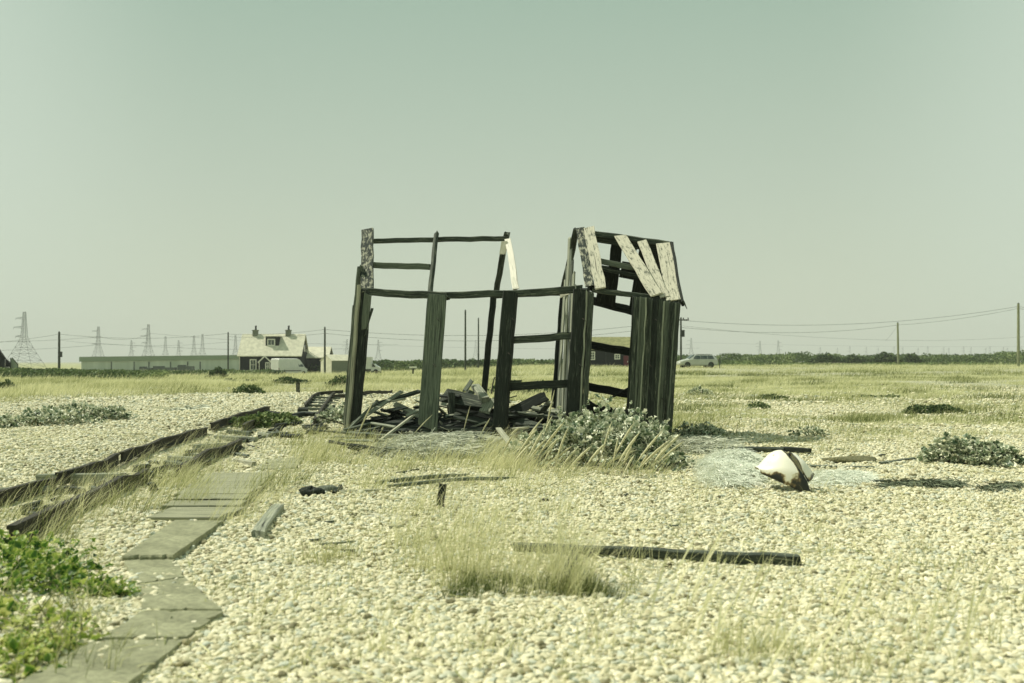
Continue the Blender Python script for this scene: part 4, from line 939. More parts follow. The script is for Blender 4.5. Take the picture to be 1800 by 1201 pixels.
# ------------------------------------------------------------------ field grass
def field(name, label, y0, y1, n, h, wd, seed, seg=2, amax=.66, tmu=.70):
    r_ = np.random.default_rng(seed); a = r_.uniform(-amax, amax, n); y = np.sqrt(r_.uniform(y0**2, y1**2, n)); x = a*y
    gd = grass_density(x, y); k = r_.uniform(0, 1, n) < gd; x = x[k]; y = y[k]; n = len(x)
    tall = .45+1.0*vn(x, y, 1.7, seed)*(.4+.8*vn(x, y, .5, seed+1))
    hh = h*tall*r_.uniform(.5, 1.2, n); lean = (.35+.35*r_.normal(0, 1, n), .15*r_.normal(0, 1, n))
    low = vn(x, y*1.5, 4, seed+2); low2 = vn(x, y*1.3, 1.5, seed+7)
    st_ = vn(x*.35, y*2.2, 5, seed+8); tn = np.clip(tmu+.08*ss(0, .1, x/y)+.65*(low-.5)+.45*(low2-.5)+.5*(st_-.5)+r_.normal(0, .2, n), 0, 1); hh = hh*(.65+.5*tn)*(1-.5*ss(.02, .14, x/y)*(1-.4*ss(60, 120, y)))
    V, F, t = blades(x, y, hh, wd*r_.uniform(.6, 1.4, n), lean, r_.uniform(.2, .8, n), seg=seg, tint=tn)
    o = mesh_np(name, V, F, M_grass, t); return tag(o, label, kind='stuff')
field('dry_grass', 'dry field grass near the hut', 14, 32, 128000, .24, .007, 61)
field('dry_grass', 'dry straw coloured field grass in the middle distance', 32, 70, 198000, .34, .015, 62)
field('dry_grass', 'distant dry field grass', 70, 260, 200000, .5, .045, 63, seg=1)

def hummocks():
    r_ = np.random.default_rng(81); xs, ys, hs, tn, ws = [], [], [], [], []
    cs = []
    for k in range(420):
        y = 17+ (r_.uniform(0, 1)**1.3)*75; a = r_.uniform(-.54, .56); x = a*y
        if r_.uniform() < .25 or float(grass_density(x, y)) < (.08 if a > 0 else .4): continue
        if a < -.02 and y < 40: continue
        cs.append((x, y))
    for (x, y) in cs:
        R_ = r_.uniform(.25, .9)*(1+y/60); n = int(170*r_.uniform(.6, 1.4)); el = r_.uniform(1.4, 3.0)
        xs.append(x+r_.normal(0, R_*.5*el**.5, n)); ys.append(y+r_.normal(0, R_*.35, n)); hs.append(r_.uniform(.06, .20, n)*(1+y/90)); tn.append(np.clip(r_.normal(r_.uniform(.16, .62), .15, n), 0, 1)); ws.append(np.full(n, .007+y*.00028))
    x, y, h, t_, w_ = [np.concatenate(q) for q in (xs, ys, hs, tn, ws)]
    V, F, t = blades(x, y, h, w_, (.2+.4*r_.normal(0, 1, len(x)), .2*r_.normal(0, 1, len(x))), r_.uniform(.2, .8, len(x)), seg=2, tint=t_)
    tag(mesh_np('ground_cover', V, F, M_grass, t), 'dark green low growing clumps scattered through the dry field', kind='stuff')
hummocks()
# tall grass in the foreground
def tuft_points(specs, seed):
    r_ = np.random.default_rng(seed); xs, ys, hs, ws, lx, tn = [], [], [], [], [], []
    for (px, py, rx, ry, n, h, w_, lean, tmu) in specs:
        c = G(px, py); x = c.x+r_.normal(0, rx, n); y = c.y+r_.normal(0, ry, n)
        xs.append(x); ys.append(y); hs.append(h*r_.uniform(.35, 1.15, n)); ws.append(w_*r_.uniform(.6, 1.3, n)); lx.append(lean+r_.normal(0, .28, n)); tn.append(np.clip(r_.normal(tmu, .17, n), 0, 1))
    return [np.concatenate(q) for q in (xs, ys, hs, ws, lx, tn)]
def tufts(name, label, specs, seed, kind='stuff', cat=None, seg=4):
    x, y, h, w_, lx, tn = tuft_points(specs, seed); n = len(x); r_ = np.random.default_rng(seed+1)
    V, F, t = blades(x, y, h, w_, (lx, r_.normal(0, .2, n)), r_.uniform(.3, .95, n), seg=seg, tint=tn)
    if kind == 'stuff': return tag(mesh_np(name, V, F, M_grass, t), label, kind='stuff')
    loc = Vector((float(x.mean()), float(y.mean()), Tz(x.mean(), y.mean()))); o = mesh_np(name, V-np.array(loc), F, M_grass, t); o.location = loc
    return tag(o, label, cat)
sp = []
rg = random.Random(5)
# along both rails and between
for k in range(46):
    f = k/45; px = 0+f*440+rg.uniform(-25, 25); py = 905-f*140+rg.uniform(-14, 26)
    sp.append((px, py, .13, .13, 26, rg.uniform(.15, .5), .0044, rg.uniform(.2, .7), rg.choice([.25, .55, .8, .95])))
for k in range(40):
    f = k/39; px = 40+f*330+rg.uniform(-20, 30); py = 965-f*135+rg.uniform(-25, 18)
    sp.append((px, py, .12, .11, 27, rg.uniform(.15, .5), .0042, rg.uniform(.2, .7), rg.choice([.25, .55, .8, .95])))
for k in range(34):       # beside board walk, right side
    f = k/33; px = 385+f*170+rg.uniform(-16, 22); py = 925-f*110+rg.uniform(-14, 14)
    sp.append((px, py, .11, .11, rg.randint(10, 44), rg.uniform(.12, .48), .0042, rg.uniform(.2, .7), rg.choice([.25, .6, .8, .95])))
for k in range(12): sp.append((300+rg.uniform(-30, 60), 875+rg.uniform(-30, 20), .10, .1, 36, .34, .005, .5, .7))
for k in range(60):       # before the hut
    px = rg.uniform(520, 960); py = rg.uniform(785, 830); sp.append((px, py, .16, .12, 34, rg.uniform(.15, .4), .006, .45, rg.uniform(.45, .95)))
for k in range(40): sp.append((rg.uniform(850, 1010), rg.uniform(800, 838), .12, .1, 30, rg.uniform(.2, .5), .006, .5, rg.uniform(.6, .98)))
for k in range(14): sp.append((rg.uniform(1010, 1180), rg.uniform(828, 842), .12, .08, 16, rg.uniform(.12, .35), .006, .5, rg.uniform(.6, .98)))
for k in range(24): sp.append((rg.uniform(500, 640), rg.uniform(765, 800), .18, .14, 30, .3, .008, .4, .55))
for k in range(26): sp.append((rg.uniform(640, 1000), rg.uniform(840, 870), .15, .12, 12, .22, .006, .4, .75))
tufts('tall_grass', 'pale dry grass growing along the track, the walk and the hut front', sp, 71)
sp = [(px, py, .11, .09, n, h, .0045, l, t) for (px, py, n, h, l, t) in [(590, 985, 90, .2, .1, .6), (560, 990, 50, .16, .0, .6), (750, 960, 60, .28, .2, .7), (375, 1030, 26, .12, .3, .45), (410, 1045, 20, .1, .3, .5), (1345, 1150, 110, .22, .25, .75), (1310, 1160, 60, .16, .2, .7), (1530, 1190, 60, .2, .1, .7), (1275, 1010, 24, .3, .2, .85), (720, 900, 40, .25, .3, .8), (960, 905, 30, .25, .3, .85), (860, 915, 40, .28, .2, .8)]]
tufts('short_grass', 'sparse short grass scattered over the foreground shingle', sp, 72)
tl = []
for k in range(44): tl.append((rg.uniform(795, 1075), 1030+rg.uniform(-6, 24), .05, .035, 60, rg.uniform(.05, .15), .004, .25, rg.uniform(.02, .3)))
for k in range(40): tl.append((rg.gauss(890, 85), rg.uniform(1000, 1056), .05, .04, rg.randint(8, 26), rg.uniform(.25, .66), .0032, rg.uniform(-.1, .35), rg.uniform(.7, .95)))
for k in range(10): tl.append((rg.uniform(950, 1040), rg.uniform(1030, 1056), .03, .03, 12, rg.uniform(.25, .5), .0034, .3, .85))
tufts('grass_tuft', 'large wispy grass tuft with a green base in the middle foreground', tl, 73, kind='thing', cat='grass tuft')
sp = []
for k in range(90): sp.append((rg.uniform(600, 1000), rg.uniform(795, 880), .08, .06, rg.randint(4, 16), rg.uniform(.15, .42), .0045, rg.uniform(.2, .6), rg.uniform(.6, .98)))
for k in range(230):
    px = rg.uniform(430, 1850); py = 845+(rg.random()**1.2)*340
    sp.append((px, py, .05, .04, rg.randint(2, 12), rg.uniform(.08, .34), .0038, rg.uniform(.1, .5), rg.uniform(.55, .98)))
for k in range(80): sp.append((rg.uniform(680, 1010), rg.uniform(890, 1020), .06, .05, rg.randint(5, 18), rg.uniform(.2, .45), .0036, .25, rg.uniform(.7, .98)))
for k in range(50): sp.append((rg.uniform(-20, 210), rg.uniform(985, 1195), .05, .04, rg.randint(6, 18), rg.uniform(.08, .26), .004, rg.uniform(-.2, .4), rg.uniform(.2, .8)))
for k in range(130): sp.append((rg.uniform(1180, 1830), rg.uniform(690, 800), .12, .08, rg.randint(10, 40), rg.uniform(.1, .26), .005, .35, rg.uniform(.35, .95)))
tufts('scattered_grass', 'thin wisps of dry grass standing singly in the shingle', sp, 75)

def litter():
    r_ = np.random.default_rng(97); n = 15000; y = np.sqrt(r_.uniform(3.2**2, 17**2, n)); x = r_.uniform(-.56, .6, n)*y
    cl = vn(x, y, 1.1, 98)*.6+vn(x, y, .4, 99)*.4; k = r_.uniform(0, 1, n) < ss(.35, .75, cl)*.9+.12; x = x[k]; y = y[k]; n = len(x)
    L_ = r_.uniform(.04, .17, n); a = r_.uniform(0, 6.28, n); z = T(x, y)+r_.uniform(.014, .03, n); wd = .0022+y*.00012; cur = r_.normal(0, .8, n)
    V = np.zeros((n, 4, 2, 3)); px_, py_, aa = x.copy(), y.copy(), a.copy()
    for j in range(4):
        V[:, j, 0] = np.stack([px_-np.sin(aa)*wd, py_+np.cos(aa)*wd, z+.004*j], 1); V[:, j, 1] = np.stack([px_+np.sin(aa)*wd, py_-np.cos(aa)*wd, z+.004*j+.002], 1)
        px_ = px_+np.cos(aa)*L_/3; py_ = py_+np.sin(aa)*L_/3; aa = aa+cur/3
    idx = np.arange(n)[:, None]*8; F = np.concatenate([idx+np.array([2*j, 2*j+1, 2*j+3, 2*j+2]) for j in range(3)], 0)
    tag(mesh_np('straw_litter', V.reshape(-1, 3), F, M_grass, np.repeat(np.clip(r_.normal(.6, .25, n), 0, 1), 8)), 'broken bits of dry straw lying over the shingle', kind='stuff')
litter()
# thick marram flower spikes before the kale
def spikes(label, lst, seed, rad=.02, name='marram_spikes', group=None):
    rr = random.Random(seed); m = MB()
    for (bx, by, tx, ty) in lst:
        b = G(bx, by); k_ = rr.uniform(.95, 1.35); t = P(bx+(tx-bx)*k_, by+(ty-by)*k_, b.y+rr.uniform(-.15, .15)); d = t-b; mid = b+d*.45+Vector((-.04*d.length, 0, .02)); mid = b+d*.30+Vector((-.012*d.length+rr.uniform(-.01, .01), 0, .004)); p = [b, b+(mid-b)*.5, mid]
        p += [mid.lerp(t, f)+Vector((0, 0, .010*math.sin(f*3.1))) for f in (.1, .3, .55, .8, 1.0)]
        rq = rad*rr.uniform(.7, 1.15); m.tube(p, [.0035, .003, .004, rq*.45, rq*.72, rq*.8, rq*.6, rq*.12], 7)
    o = m.build(name, noise_mat(name+"_straw", (.42, .41, .23), (.66, .62, .38), 60, .9, bump=.6), smooth=True); return tag(o, label, 'grass')
spikes('pale marram flower spikes leaning right before the left half of the large kale', [(905, 800, 955, 735), (895, 822, 938, 762), (915, 826, 962, 770), (930, 826, 980, 758), (945, 830, 978, 775), (918, 800, 945, 745), (955, 828, 1004, 786), (972, 832, 996, 760), (936, 818, 960, 778), (926, 836, 972, 782), (980, 834, 1006, 800), (912, 836, 948, 770), (990, 836, 1030, 795), (890, 830, 925, 790), (870, 820, 905, 760), (885, 780, 912, 752), (940, 812, 968, 738)], 1)
spikes('pale marram flower spikes leaning right before the right half of the large kale', [(1052, 828, 1070, 762), (1064, 832, 1104, 762), (1075, 834, 1085, 780), (1090, 832, 1108, 790), (1100, 840, 1150, 776), (1120, 834, 1140, 798), (1136, 828, 1175, 782), (1140, 830, 1200, 778), (1088, 850, 1112, 806), (1040, 828, 1100, 800), (1020, 834, 1056, 790), (1108, 838, 1160, 790), (1126, 840, 1188, 772), (1072, 840, 1118, 770)], 2)
spikes('single tall pale spike standing before the doorway post', [(955, 790, 974, 690)], 3, rad=.016)
spikes('pale grass spikes leaning out of the rubble heap', [(812, 775, 826, 716), (838, 776, 862, 735), (843, 772, 858, 742), (620, 790, 655, 708), (713, 779, 750, 740), (663, 770, 676, 748), (766, 776, 786, 762), (900, 760, 915, 745), (788, 765, 798, 752), (903, 720, 902, 752)], 4, rad=.013)
# very near out-of-focus stalks
sp = [(1400, 1201, .25, .12, 12, .6, .004, .3, .8)]
def near_stalks():
    r_ = np.random.default_rng(9); n = 46; x = np.concatenate([r_.normal(.78, .22, 30), r_.normal(1.5, .2, 16)]); y = r_.uniform(3.1, 4.6, n); h = r_.uniform(.35, .62, n)
    V, F, t = blades(x, y, h, np.full(n, .004), (r_.normal(.35, .15, n), r_.normal(0, .1, n)), r_.uniform(.2, .6, n), seg=6, head=2.0, tint=np.clip(r_.normal(.85, .1, n), 0, 1))
    tag(mesh_np('near_grass_stalks', V, F, M_grass, t), 'sparse out of focus grass stalks close to the camera on the right', kind='stuff')
near_stalks()

# ------------------------------------------------------------------ poles and wires
def pole(label, px, ytop, ybase, Y, mat=M_pole, r_=.13, arm=None, box=False, lean=0.0, name='utility_pole'):
    x = P(px, ybase, Y).x; top = P(px+lean, ytop, Y); base = Vector((x, Y, Tz(x, Y)-.1)); root = thing(name, label, 'pole', base)
    m = MB(); m.tube([base, base.lerp(top, .5), top], [r_, r_*.88, r_*.75], 9); m.build('shaft', mat, root)
    m = MB(); m.tube([top, top+Vector((0, 0, .12))], [r_*.8, r_*.2], 8); m.build('cap', M_steel, root)
    if arm:
        m = MB(); m.box(top-Vector((0, 0, .25)), (arm, .14, .14)); m.build('crossarm', M_pole, root)
        for s in (-.45, -.15, .15, .45):
            m = MB(); q = top+Vector((s*arm, 0, -.16)); m.tube([q, q+Vector((0, 0, .08)), q+Vector((0, 0, .2))], [.05, .09, .05], 8); m.build('insulator', M_dkplastic, root)
    if box:
        m = MB(); m.box(top+Vector((.2, 0, -box)), (.45, .4, .75)); m.box(top+Vector((.2, 0, -box+.42)), (.52, .46, .08)); m.build('transformer', M_dkplastic, root)
    return top
tA = pole('dark pole with small transformer left of the big pylon', 104, 584, 659, 150, r_=.2, box=3.4)
tB = pole('thin dark pole at the left end of the black cottage', 401, 585, 657, 150, r_=.13)
tC = pole('dark pole standing before the small shed', 571, 576, 658, 130, r_=.15)
tD = pole('pole with a thickened foot left of the centre hut post, the taller of two', 818, 546, 646, 120, r_=.13)
tE = pole('plain thin pole just left of the rear hut post', 841, 560, 645, 140, r_=.12)
tF = pole('dark pole with crossarm and equipment beside the right hut wall', 1197, 559, 642, 125, r_=.14, arm=2.0, box=2.0)
tG = pole('pale pole in the field far right, the shorter of two', 1579, 568, 638, 150, mat=M_polepale, r_=.17, lean=-1)
tH = pole('tall pale pole at the right edge of the picture', 1790, 534, 637, 125, mat=M_polepale, r_=.19)
tL = pole('dark pole hidden left of the frame edge carrying the left wires', -140, 604, 662, 150, r_=.16)
tR = P(2050, 556, 150); pole('pale pole beyond the right frame edge carrying the right wires', 2050, 556, 640, 150, mat=M_polepale, r_=.16)
def wire(label, a, b, sag, r_=.018):
    m = MB(); pts = [a.lerp(b, i/24)-Vector((0, 0, sag*4*(i/24)*(1-i/24))) for i in range(25)]; m.tube(pts, r_, 4)
    o = m.build('overhead_wire', M_wire); loc = a.copy()
    for v in o.data.vertices: v.co -= loc
    o.location = loc; return tag(o, label, 'wire', 'overhead wires')
def dn(p, d): return p-Vector((0, 0, d))
wire('wire from the left edge to the transformer pole', dn(tL, .3), dn(tA, .3), .5)
wire('wire from the transformer pole to the cottage end pole', dn(tA, .3), dn(tB, .1), .7)
wire('lower wire from the transformer pole to the cottage end pole', dn(tA, 1.2), dn(tB, 1.4), .7, .012)
wire('upper wire from the cottage end pole to the shed pole', dn(tB, .2), dn(tC, .25), .3)
wire('lower wire from the cottage end pole to the shed pole', dn(tB, .6), dn(tC, .75), .3)
wire('upper wire from the shed pole past the hut to the crossarm pole', dn(tC, .25), dn(tF, .3), 1.3)
wire('lower wire from the shed pole past the hut to the crossarm pole', dn(tC, .75), dn(tF, .8), 1.5)
wire('upper wire from the crossarm pole to the tall pale pole', dn(tF, .3), dn(tH, .35), 1.35)
wire('lower wire from the crossarm pole to the shorter pale pole', dn(tF, 1.2), dn(tG, .3), .9)
wire('wire from the shorter pale pole up to the tall pale pole', dn(tG, .3), dn(tH, .6), .3)
wire('low faint wire across the right sky', P(1200, 573, 124.9), P(1850, 588, 170), 1.4, .012)
wire('upper wire leaving the tall pale pole to the right', dn(tH, .35), dn(tR, .2), .6)
wire('lower wire leaving the tall pale pole to the right', dn(tH, .6), dn(tR, .5), .6)
wire('slack service wire slanting down beside the shorter pale pole', dn(tG, .3), P(1556, 600, 150), .15, .010)

# ------------------------------------------------------------------ pylons
def pylon(label, px, ytop, Y, side=-1, H=None, detail=True, name='pylon', arms=(.96, .78, .60), base_w=.135):
    top = P(px, ytop, Y); zb = Tz(top.x, Y)-.2; H = top.z-zb; base = Vector((top.x, Y, zb)); root = thing(name, label, 'pylon', base, 'pylons'); m = MB()
    t = max(.11, H*.0042); 
    def wdt(f): return H*(base_w*(1-f/.55)**1.15+.042 if f < .55 else .042-.025*(f-.55)/.45)
    lv = [0, .13, .25, .36, .46, .55, .63, .70, .77, .84, .91, 1.0] if detail else [0, .3, .55, .78, 1.0]
    def cn(f):
        h_ = wdt(f); return [base+Vector((sx*h_, sy*h_, f*H)) for sx, sy in ((-1, -1), (1, -1), (1, 1), (-1, 1))]
    for f0, f1 in zip(lv[:-1], lv[1:]):
        a, b = cn(f0), cn(f1)
        for i in range(4):
            m.tube([a[i], b[i]], t*.75, 3, cap=False); j = (i+1) % 4
            m.tube([a[i], b[j]], t*.45, 3, cap=False); m.tube([a[j], b[i]], t*.45, 3, cap=False)
            if f1 < 1: m.tube([b[i], b[j]], t*.45, 3, cap=False)
    m.build('tower', M_steel, root)
    for f in [q*.9+.02 for q in arms]:
        m = MB()
        for s, ln in ((side, .155), (-side, .05)):
            if ln < .1: continue
            L_ = H*ln*(1.25 if f == [q*.9+.02 for q in arms][1] else 1); c0 = base+Vector((0, 0, f*H)); tip = c0+Vector((s*L_, 0, 0)); w_ = wdt(f)
            for sy in (-1, 1):
                m.tube([c0+Vector((s*w_, sy*w_, H*.018)), tip], t*.6, 3, cap=False); m.tube([c0+Vector((s*w_, sy*w_, -H*.02)), tip], t*.6, 3, cap=False)
                for q in (.3, .6): m.tube([c0+Vector((s*(w_+(L_-w_)*q), sy*w_*(1-q), H*.018*(1-q))), c0+Vector((s*(w_+(L_-w_)*q), sy*w_*(1-q), -H*.02*(1-q)))], t*.4, 3, cap=False)
            m.tube([tip, tip-Vector((0, 0, H*.035))], t*.6, 4)
        m.build('crossarm', M_steel, root)
    return root
pylon('large lattice pylon at the far left', 43, 548, 560, -1, base_w=.23)
pylon('pylon standing before the left end of the warehouse', 173, 574, 760, -1)
pylon('pylon standing before the middle of the warehouse, arms to the left', 261, 570, 700, -1)
pylon('faint pylon with arms to the right before the warehouse', 231, 598, 1050, 1)
pylon('pylon rising behind the warehouse roof right of the tall one', 291, 591, 1150, -1, arms=())
pylon('faint pylon with arms to the right rising over the warehouse roof', 314, 598, 1100, 1)
pylon('left pylon of the close pair over the warehouse roof', 341, 590, 1200, -1, arms=())
pylon('right pylon of the close pair over the warehouse roof', 356, 587, 1150, -1, arms=())
pylon('faint pylon behind the left end of the cottage roof', 414, 589, 1000, -1, arms=())
pylon('faint pylon left of the left hut post', 610, 596, 1300, -1)
pylon('faint broad pylon seen through the left hut bay', 665, 597, 1050, 1)
pylon('faint pylon between the two poles in the hut frame', 836, 598, 1700, 1)
pylon('faint pylon above the silver car', 1215, 594, 1500, -1)
pylon('left of two faint pylons over the right horizon', 1336, 599, 1600, -1)
pylon('right of two faint pylons over the right horizon', 1368, 598, 1600, 1)
ORD = ['first', 'second', 'third', 'fourth', 'fifth', 'sixth', 'seventh', 'eighth', 'ninth', 'tenth', 'eleventh', 'twelfth', 'thirteenth', 'fourteenth', 'fifteenth', 'sixteenth', 'seventeenth', 'last']
for i, px in enumerate([1442, 1472, 1494, 1523, 1544, 1572, 1587, 1614, 1631, 1659, 1668, 1694, 1707, 1733, 1740, 1764, 1771, 1795]):
    pylon(ORD[i]+' tiny pylon from the left in the long far row on the right horizon', px, 610+1.5*math.sin(i*2.1), 2700+60*(i % 5), -1, detail=False, arms=(.95, .75))

for i, (xa, ya, xb, yb_, Yw_) in enumerate([(-200, 596, 176, 592, 700), (176, 592, 262, 588, 720), (-200, 612, 176, 606, 700), (176, 604, 640, 612, 800), (262, 586, 700, 606, 900), (640, 606, 1230, 612, 1300), (1215, 602, 1850, 609, 1600)]):
    wire('faint far transmission line '+['from the left edge to the first warehouse pylon', 'between the two tall warehouse pylons', 'low across the big pylon', 'low over the warehouse roof', 'upper above the cottage', 'behind the hut frame', 'over the right horizon'][i], P(xa, ya, Yw_), P(xb, yb_, Yw_+60), 3.0, .10)
    bpy.context.scene.collection.objects[-1]['group'] = 'far transmission lines'
# ------------------------------------------------------------------ buildings
def quadp(poly, th, n): return poly
def house_block(root, o, ux, L_, D, eave, ridge, wallmat, roofmat, overhang=.25, rth=.12, hip=0):
    """o: front left base corner, ux: unit dir along length; ridge along length. returns frame fn"""
    uy = Vector((-ux.y, ux.x, 0)); uz = Vector((0, 0, 1))
    def F(x, y, z): return o+ux*x+uy*y+uz*z
    m = MB(); V = [F(0, 0, 0), F(L_, 0, 0), F(L_, D, 0), F(0, D, 0), F(0, 0, eave), F(L_, 0, eave), F(L_, D, eave), F(0, D, eave), F(0, D/2, ridge-.05), F(L_, D/2, ridge-.05)]
    m.add(V, [(0, 1, 5, 4), (1, 2, 6, 9, 5), (2, 3, 7, 6), (3, 0, 4, 8, 7), (4, 5, 9, 8), (7, 8, 9, 6)]); m.build('wall', wallmat, root)
    m = MB(); h = overhang; sl = (ridge-eave)/(D/2)
    for s in (0, 1):
        y0 = -h if s == 0 else D+h; z0 = eave-h*sl+.02
        m.prism([F(-h, y0, z0), F(L_+h, y0, z0), F(L_+h, D/2, ridge), F(-h, D/2, ridge)], (0, 0, rth))
    rf = m.build('roof', roofmat, root)
    return F, rf
def window(root, F, x0, x1, z0, z1, y=0.0, bars=(1, 1), fw=.09, face='front', D=0, glass=M_glass):
    fr = MB(); gl = MB()
    def Q(x, z, d):
        return F(x, y-d, z)
    def bar(xa, xb, za, zb, d0=.0, d1=.06):
        P8 = [Q(xa, za, d0), Q(xb, za, d0), Q(xb, zb, d0), Q(xa, zb, d0)]; e = Q(0, 0, d1)-Q(0, 0, d0); fr.prism(P8, e)
    bar(x0, x1, z0, z0+fw); bar(x0, x1, z1-fw, z1); bar(x0, x0+fw, z0+fw, z1-fw); bar(x1-fw, x1, z0+fw, z1-fw)
    for i in range(bars[0]): xm = x0+(x1-x0)*(i+1)/(bars[0]+1); bar(xm-.03, xm+.03, z0+fw, z1-fw, 0, .05)
    for i in range(bars[1]): zm = z0+(z1-z0)*(i+1)/(bars[1]+1); bar(x0+fw, x1-fw, zm-.03, zm+.03, 0, .045)
    gl.prism([Q(x0+fw*.5, z0+fw*.5, .005), Q(x1-fw*.5, z0+fw*.5, .005), Q(x1-fw*.5, z1-fw*.5, .005), Q(x0+fw*.5, z1-fw*.5, .005)], Q(0, 0, .02)-Q(0, 0, 0))
    wn = fr.build('window', M_white, root); gl.build('pane', glass, wn); return wn
def zpx(py, Y): return P(900, py, Y).z
def xpx(px, Y): return P(px, 640, Y).x
# black cottage
Yc = 155.0; x0 = xpx(420, Yc); x1 = xpx(528, Yc); zb = Tz(x0, Yc)-.3
cot = thing('black_cottage', 'black tarred cottage with a pale roof, dormer and two chimneys', 'cottage', (x0, Yc, zb))
F_, roof = house_block(cot, Vector((x0, Yc, zb)), Vector((1, 0, 0)), x1-x0, 5.6, zpx(624, Yc)-zb, zpx(588.5, Yc+2.8)-zb, M_black, M_roofpale)
sX = lambda px, Y=Yc: xpx(px, Y)-x0
sZ = lambda py, Y=Yc: zpx(py, Y)-zb
window(cot, F_, sX(439), sX(451), sZ(651.5), sZ(631.5), bars=(1, 1), fw=.16)
# porch
m = MB(); pl, pr = sX(459), sX(478); pk = sZ(627); pe = sZ(636)
m.prism([F_(pl, -1.1, 0), F_(pr, -1.1, 0), F_(pr, -1.1, pe), F_((pl+pr)/2, -1.1, pk), F_(pl, -1.1, pe)], Vector((0, 1.095, 0))); porch = m.build('porch', M_black, cot)
m = MB()
for a, b in (((pl-.2, pe-.15), ((pl+pr)/2, pk+.06)), (((pl+pr)/2, pk+.06), (pr+.2, pe-.15))):
    m.plank(F_(a[0], -1.18, a[1]), F_(b[0], -1.18, b[1]), .18, .08, (0, -1, 0), jit=0, end=0)
m.plank(F_(pl, -1.16, 0), F_(pl, -1.16, pe-.1), .1, .08, (0, -1, 0), jit=0, end=0)
m.build('barge_board', M_white, porch)
window(cot, F_, sX(466.5, Yc-1.1), sX(474, Yc-1.1), sZ(651, Yc), sZ(637, Yc), y=-1.105, bars=(1, 1), fw=.12)
# corner downpipe, eave board
m = MB(); m.plank(F_(.1, -.05, 0), F_(.1, -.05, sZ(625)), .12, .08, (0, -1, 0), jit=0, end=0); m.build('downpipe', M_white, cot)
# dormer
dl, dr = sX(463.5), sX(487); dz0 = sZ(608); dz1 = sZ(591.5)
m = MB(); m.prism([F_(dl, 1.15, dz0-.2), F_(dr, 1.15, dz0-.2), F_(dr, 1.15, dz1), F_(dl, 1.15, dz1)], Vector((0, 1.6, 0))); dorm = m.build('dormer', M_black, cot)
m = MB(); m.prism([F_(dl-.15, 1.0, dz1+.01), F_(dr+.15, 1.0, dz1+.01), F_(dr+.15, 2.8, dz1+.03), F_(dl-.15, 2.8, dz1+.03)], Vector((0, 0, .07))); m.build('dormer_roof', M_roofpale, dorm)
window(cot, F_, sX(466.5), sX(480.5), sZ(608), sZ(595.5), y=1.14, bars=(1, 0), fw=.16)
for (xa, xb) in ((444.5, 453), (502.5, 511)):
    xa = sX(xa, Yc+2.8); xb = sX(xb, Yc+2.8); zc = sZ(580.5, Yc+2.8); m = MB(); zr = sZ(594, Yc+2.8)
    m.box(F_((xa+xb)/2, 2.8, (zr+zc)/2), (xb-xa, .7, zc-zr)); m.box(F_((xa+xb)/2, 2.8, zc-.05), (xb-xa+.14, .84, .16)); ch = m.build('chimney', M_brick, roof)
    m = MB(); q = F_((xa+xb)/2+.05, 2.8, zc); m.tube([q, q+Vector((0, 0, .35)), q+Vector((0, 0, .62))], [.17, .14, .15], 10); m.tube([q+Vector((0, 0, .6)), q+Vector((0, 0, .72))], [.2, .12], 8); m.build('chimney_pot', M_dkplastic, ch)
# gable window strip on the right gable
m = MB(); m.box(F_(x1-x0+.03, 2.8, sZ(612)), (.06, 1.1, 1.1)); m.build('gable_window', M_glass, cot)
# rear annex
Ya = 159.5; ax0 = xpx(533, Ya); ax1 = xpx(576, Ya)
ann = thing('black_outbuilding', 'lower black building with pale roof joined behind the cottage end', 'outbuilding', (ax0, Ya, zb))
FA, _ = house_block(ann, Vector((ax0, Ya, zb)), Vector((1, 0, 0)), ax1-ax0, 4.4, zpx(628.5, Ya)-zb, zpx(611, Ya+2.2)-zb, M_black, M_roofpale, overhang=.2)
m = MB()
for dx in (0, .5):
    m.plank((xpx(535+dx*4, 157), 157.2, zpx(616-dx*3, 157)), (xpx(556+dx*4, 157), 157.2, zpx(630-dx*3, 157)), .10, .05, (0, -1, 0), jit=0, end=0)
for k in range(6):
    f = (k+.5)/6; m.plank((xpx(535+21*f, 157), 157.2, zpx(616+14*f, 157)), (xpx(537+21*f, 157), 157.2, zpx(614.5+14*f, 157)), .05, .04, (0, -1, 0), jit=0, end=0, seg=2)
o = m.build('ladder', M_white); tag(o, 'pale ladder leaning on the low roof right of the cottage', 'ladder')
# small shed with pale gable
Ys = 140.0; sx = xpx(583.5, Ys); zs = Tz(sx, Ys)-.3
shed = thing('garden_shed', 'small shed with a pale gable end and long dark side behind the dark pole', 'shed', (sx, Ys, zs))
ud = Vector((.7071, .7071, 0)); 
FS, rs = house_block(shed, Vector((sx, Ys, zs)), ud, 5.6, 2.7, zpx(634, Ys)-zs, zpx(626.5, Ys)-zs+.2, noise_mat("shed_boards", (.13, .15, .11), (.2, .22, .16), 3, .9, stretch=(1, 1, 9)), M_roofpale, overhang=.12, rth=.06)
m = MB(); eh = zpx(634, Ys)-zs; rh = zpx(626.5, Ys)-zs+.13
m.prism([FS(-.03, .02, 0), FS(-.03, 2.68, 0), FS(-.03, 2.68, eh), FS(-.03, 1.35, rh), FS(-.03, .02, eh)], -ud*.03); m.build('gable_boarding', M_roofpale, shed)
window(shed, FS, 3.0, 3.9, .9, 1.7, y=-.01, bars=(0, 0), fw=.06)
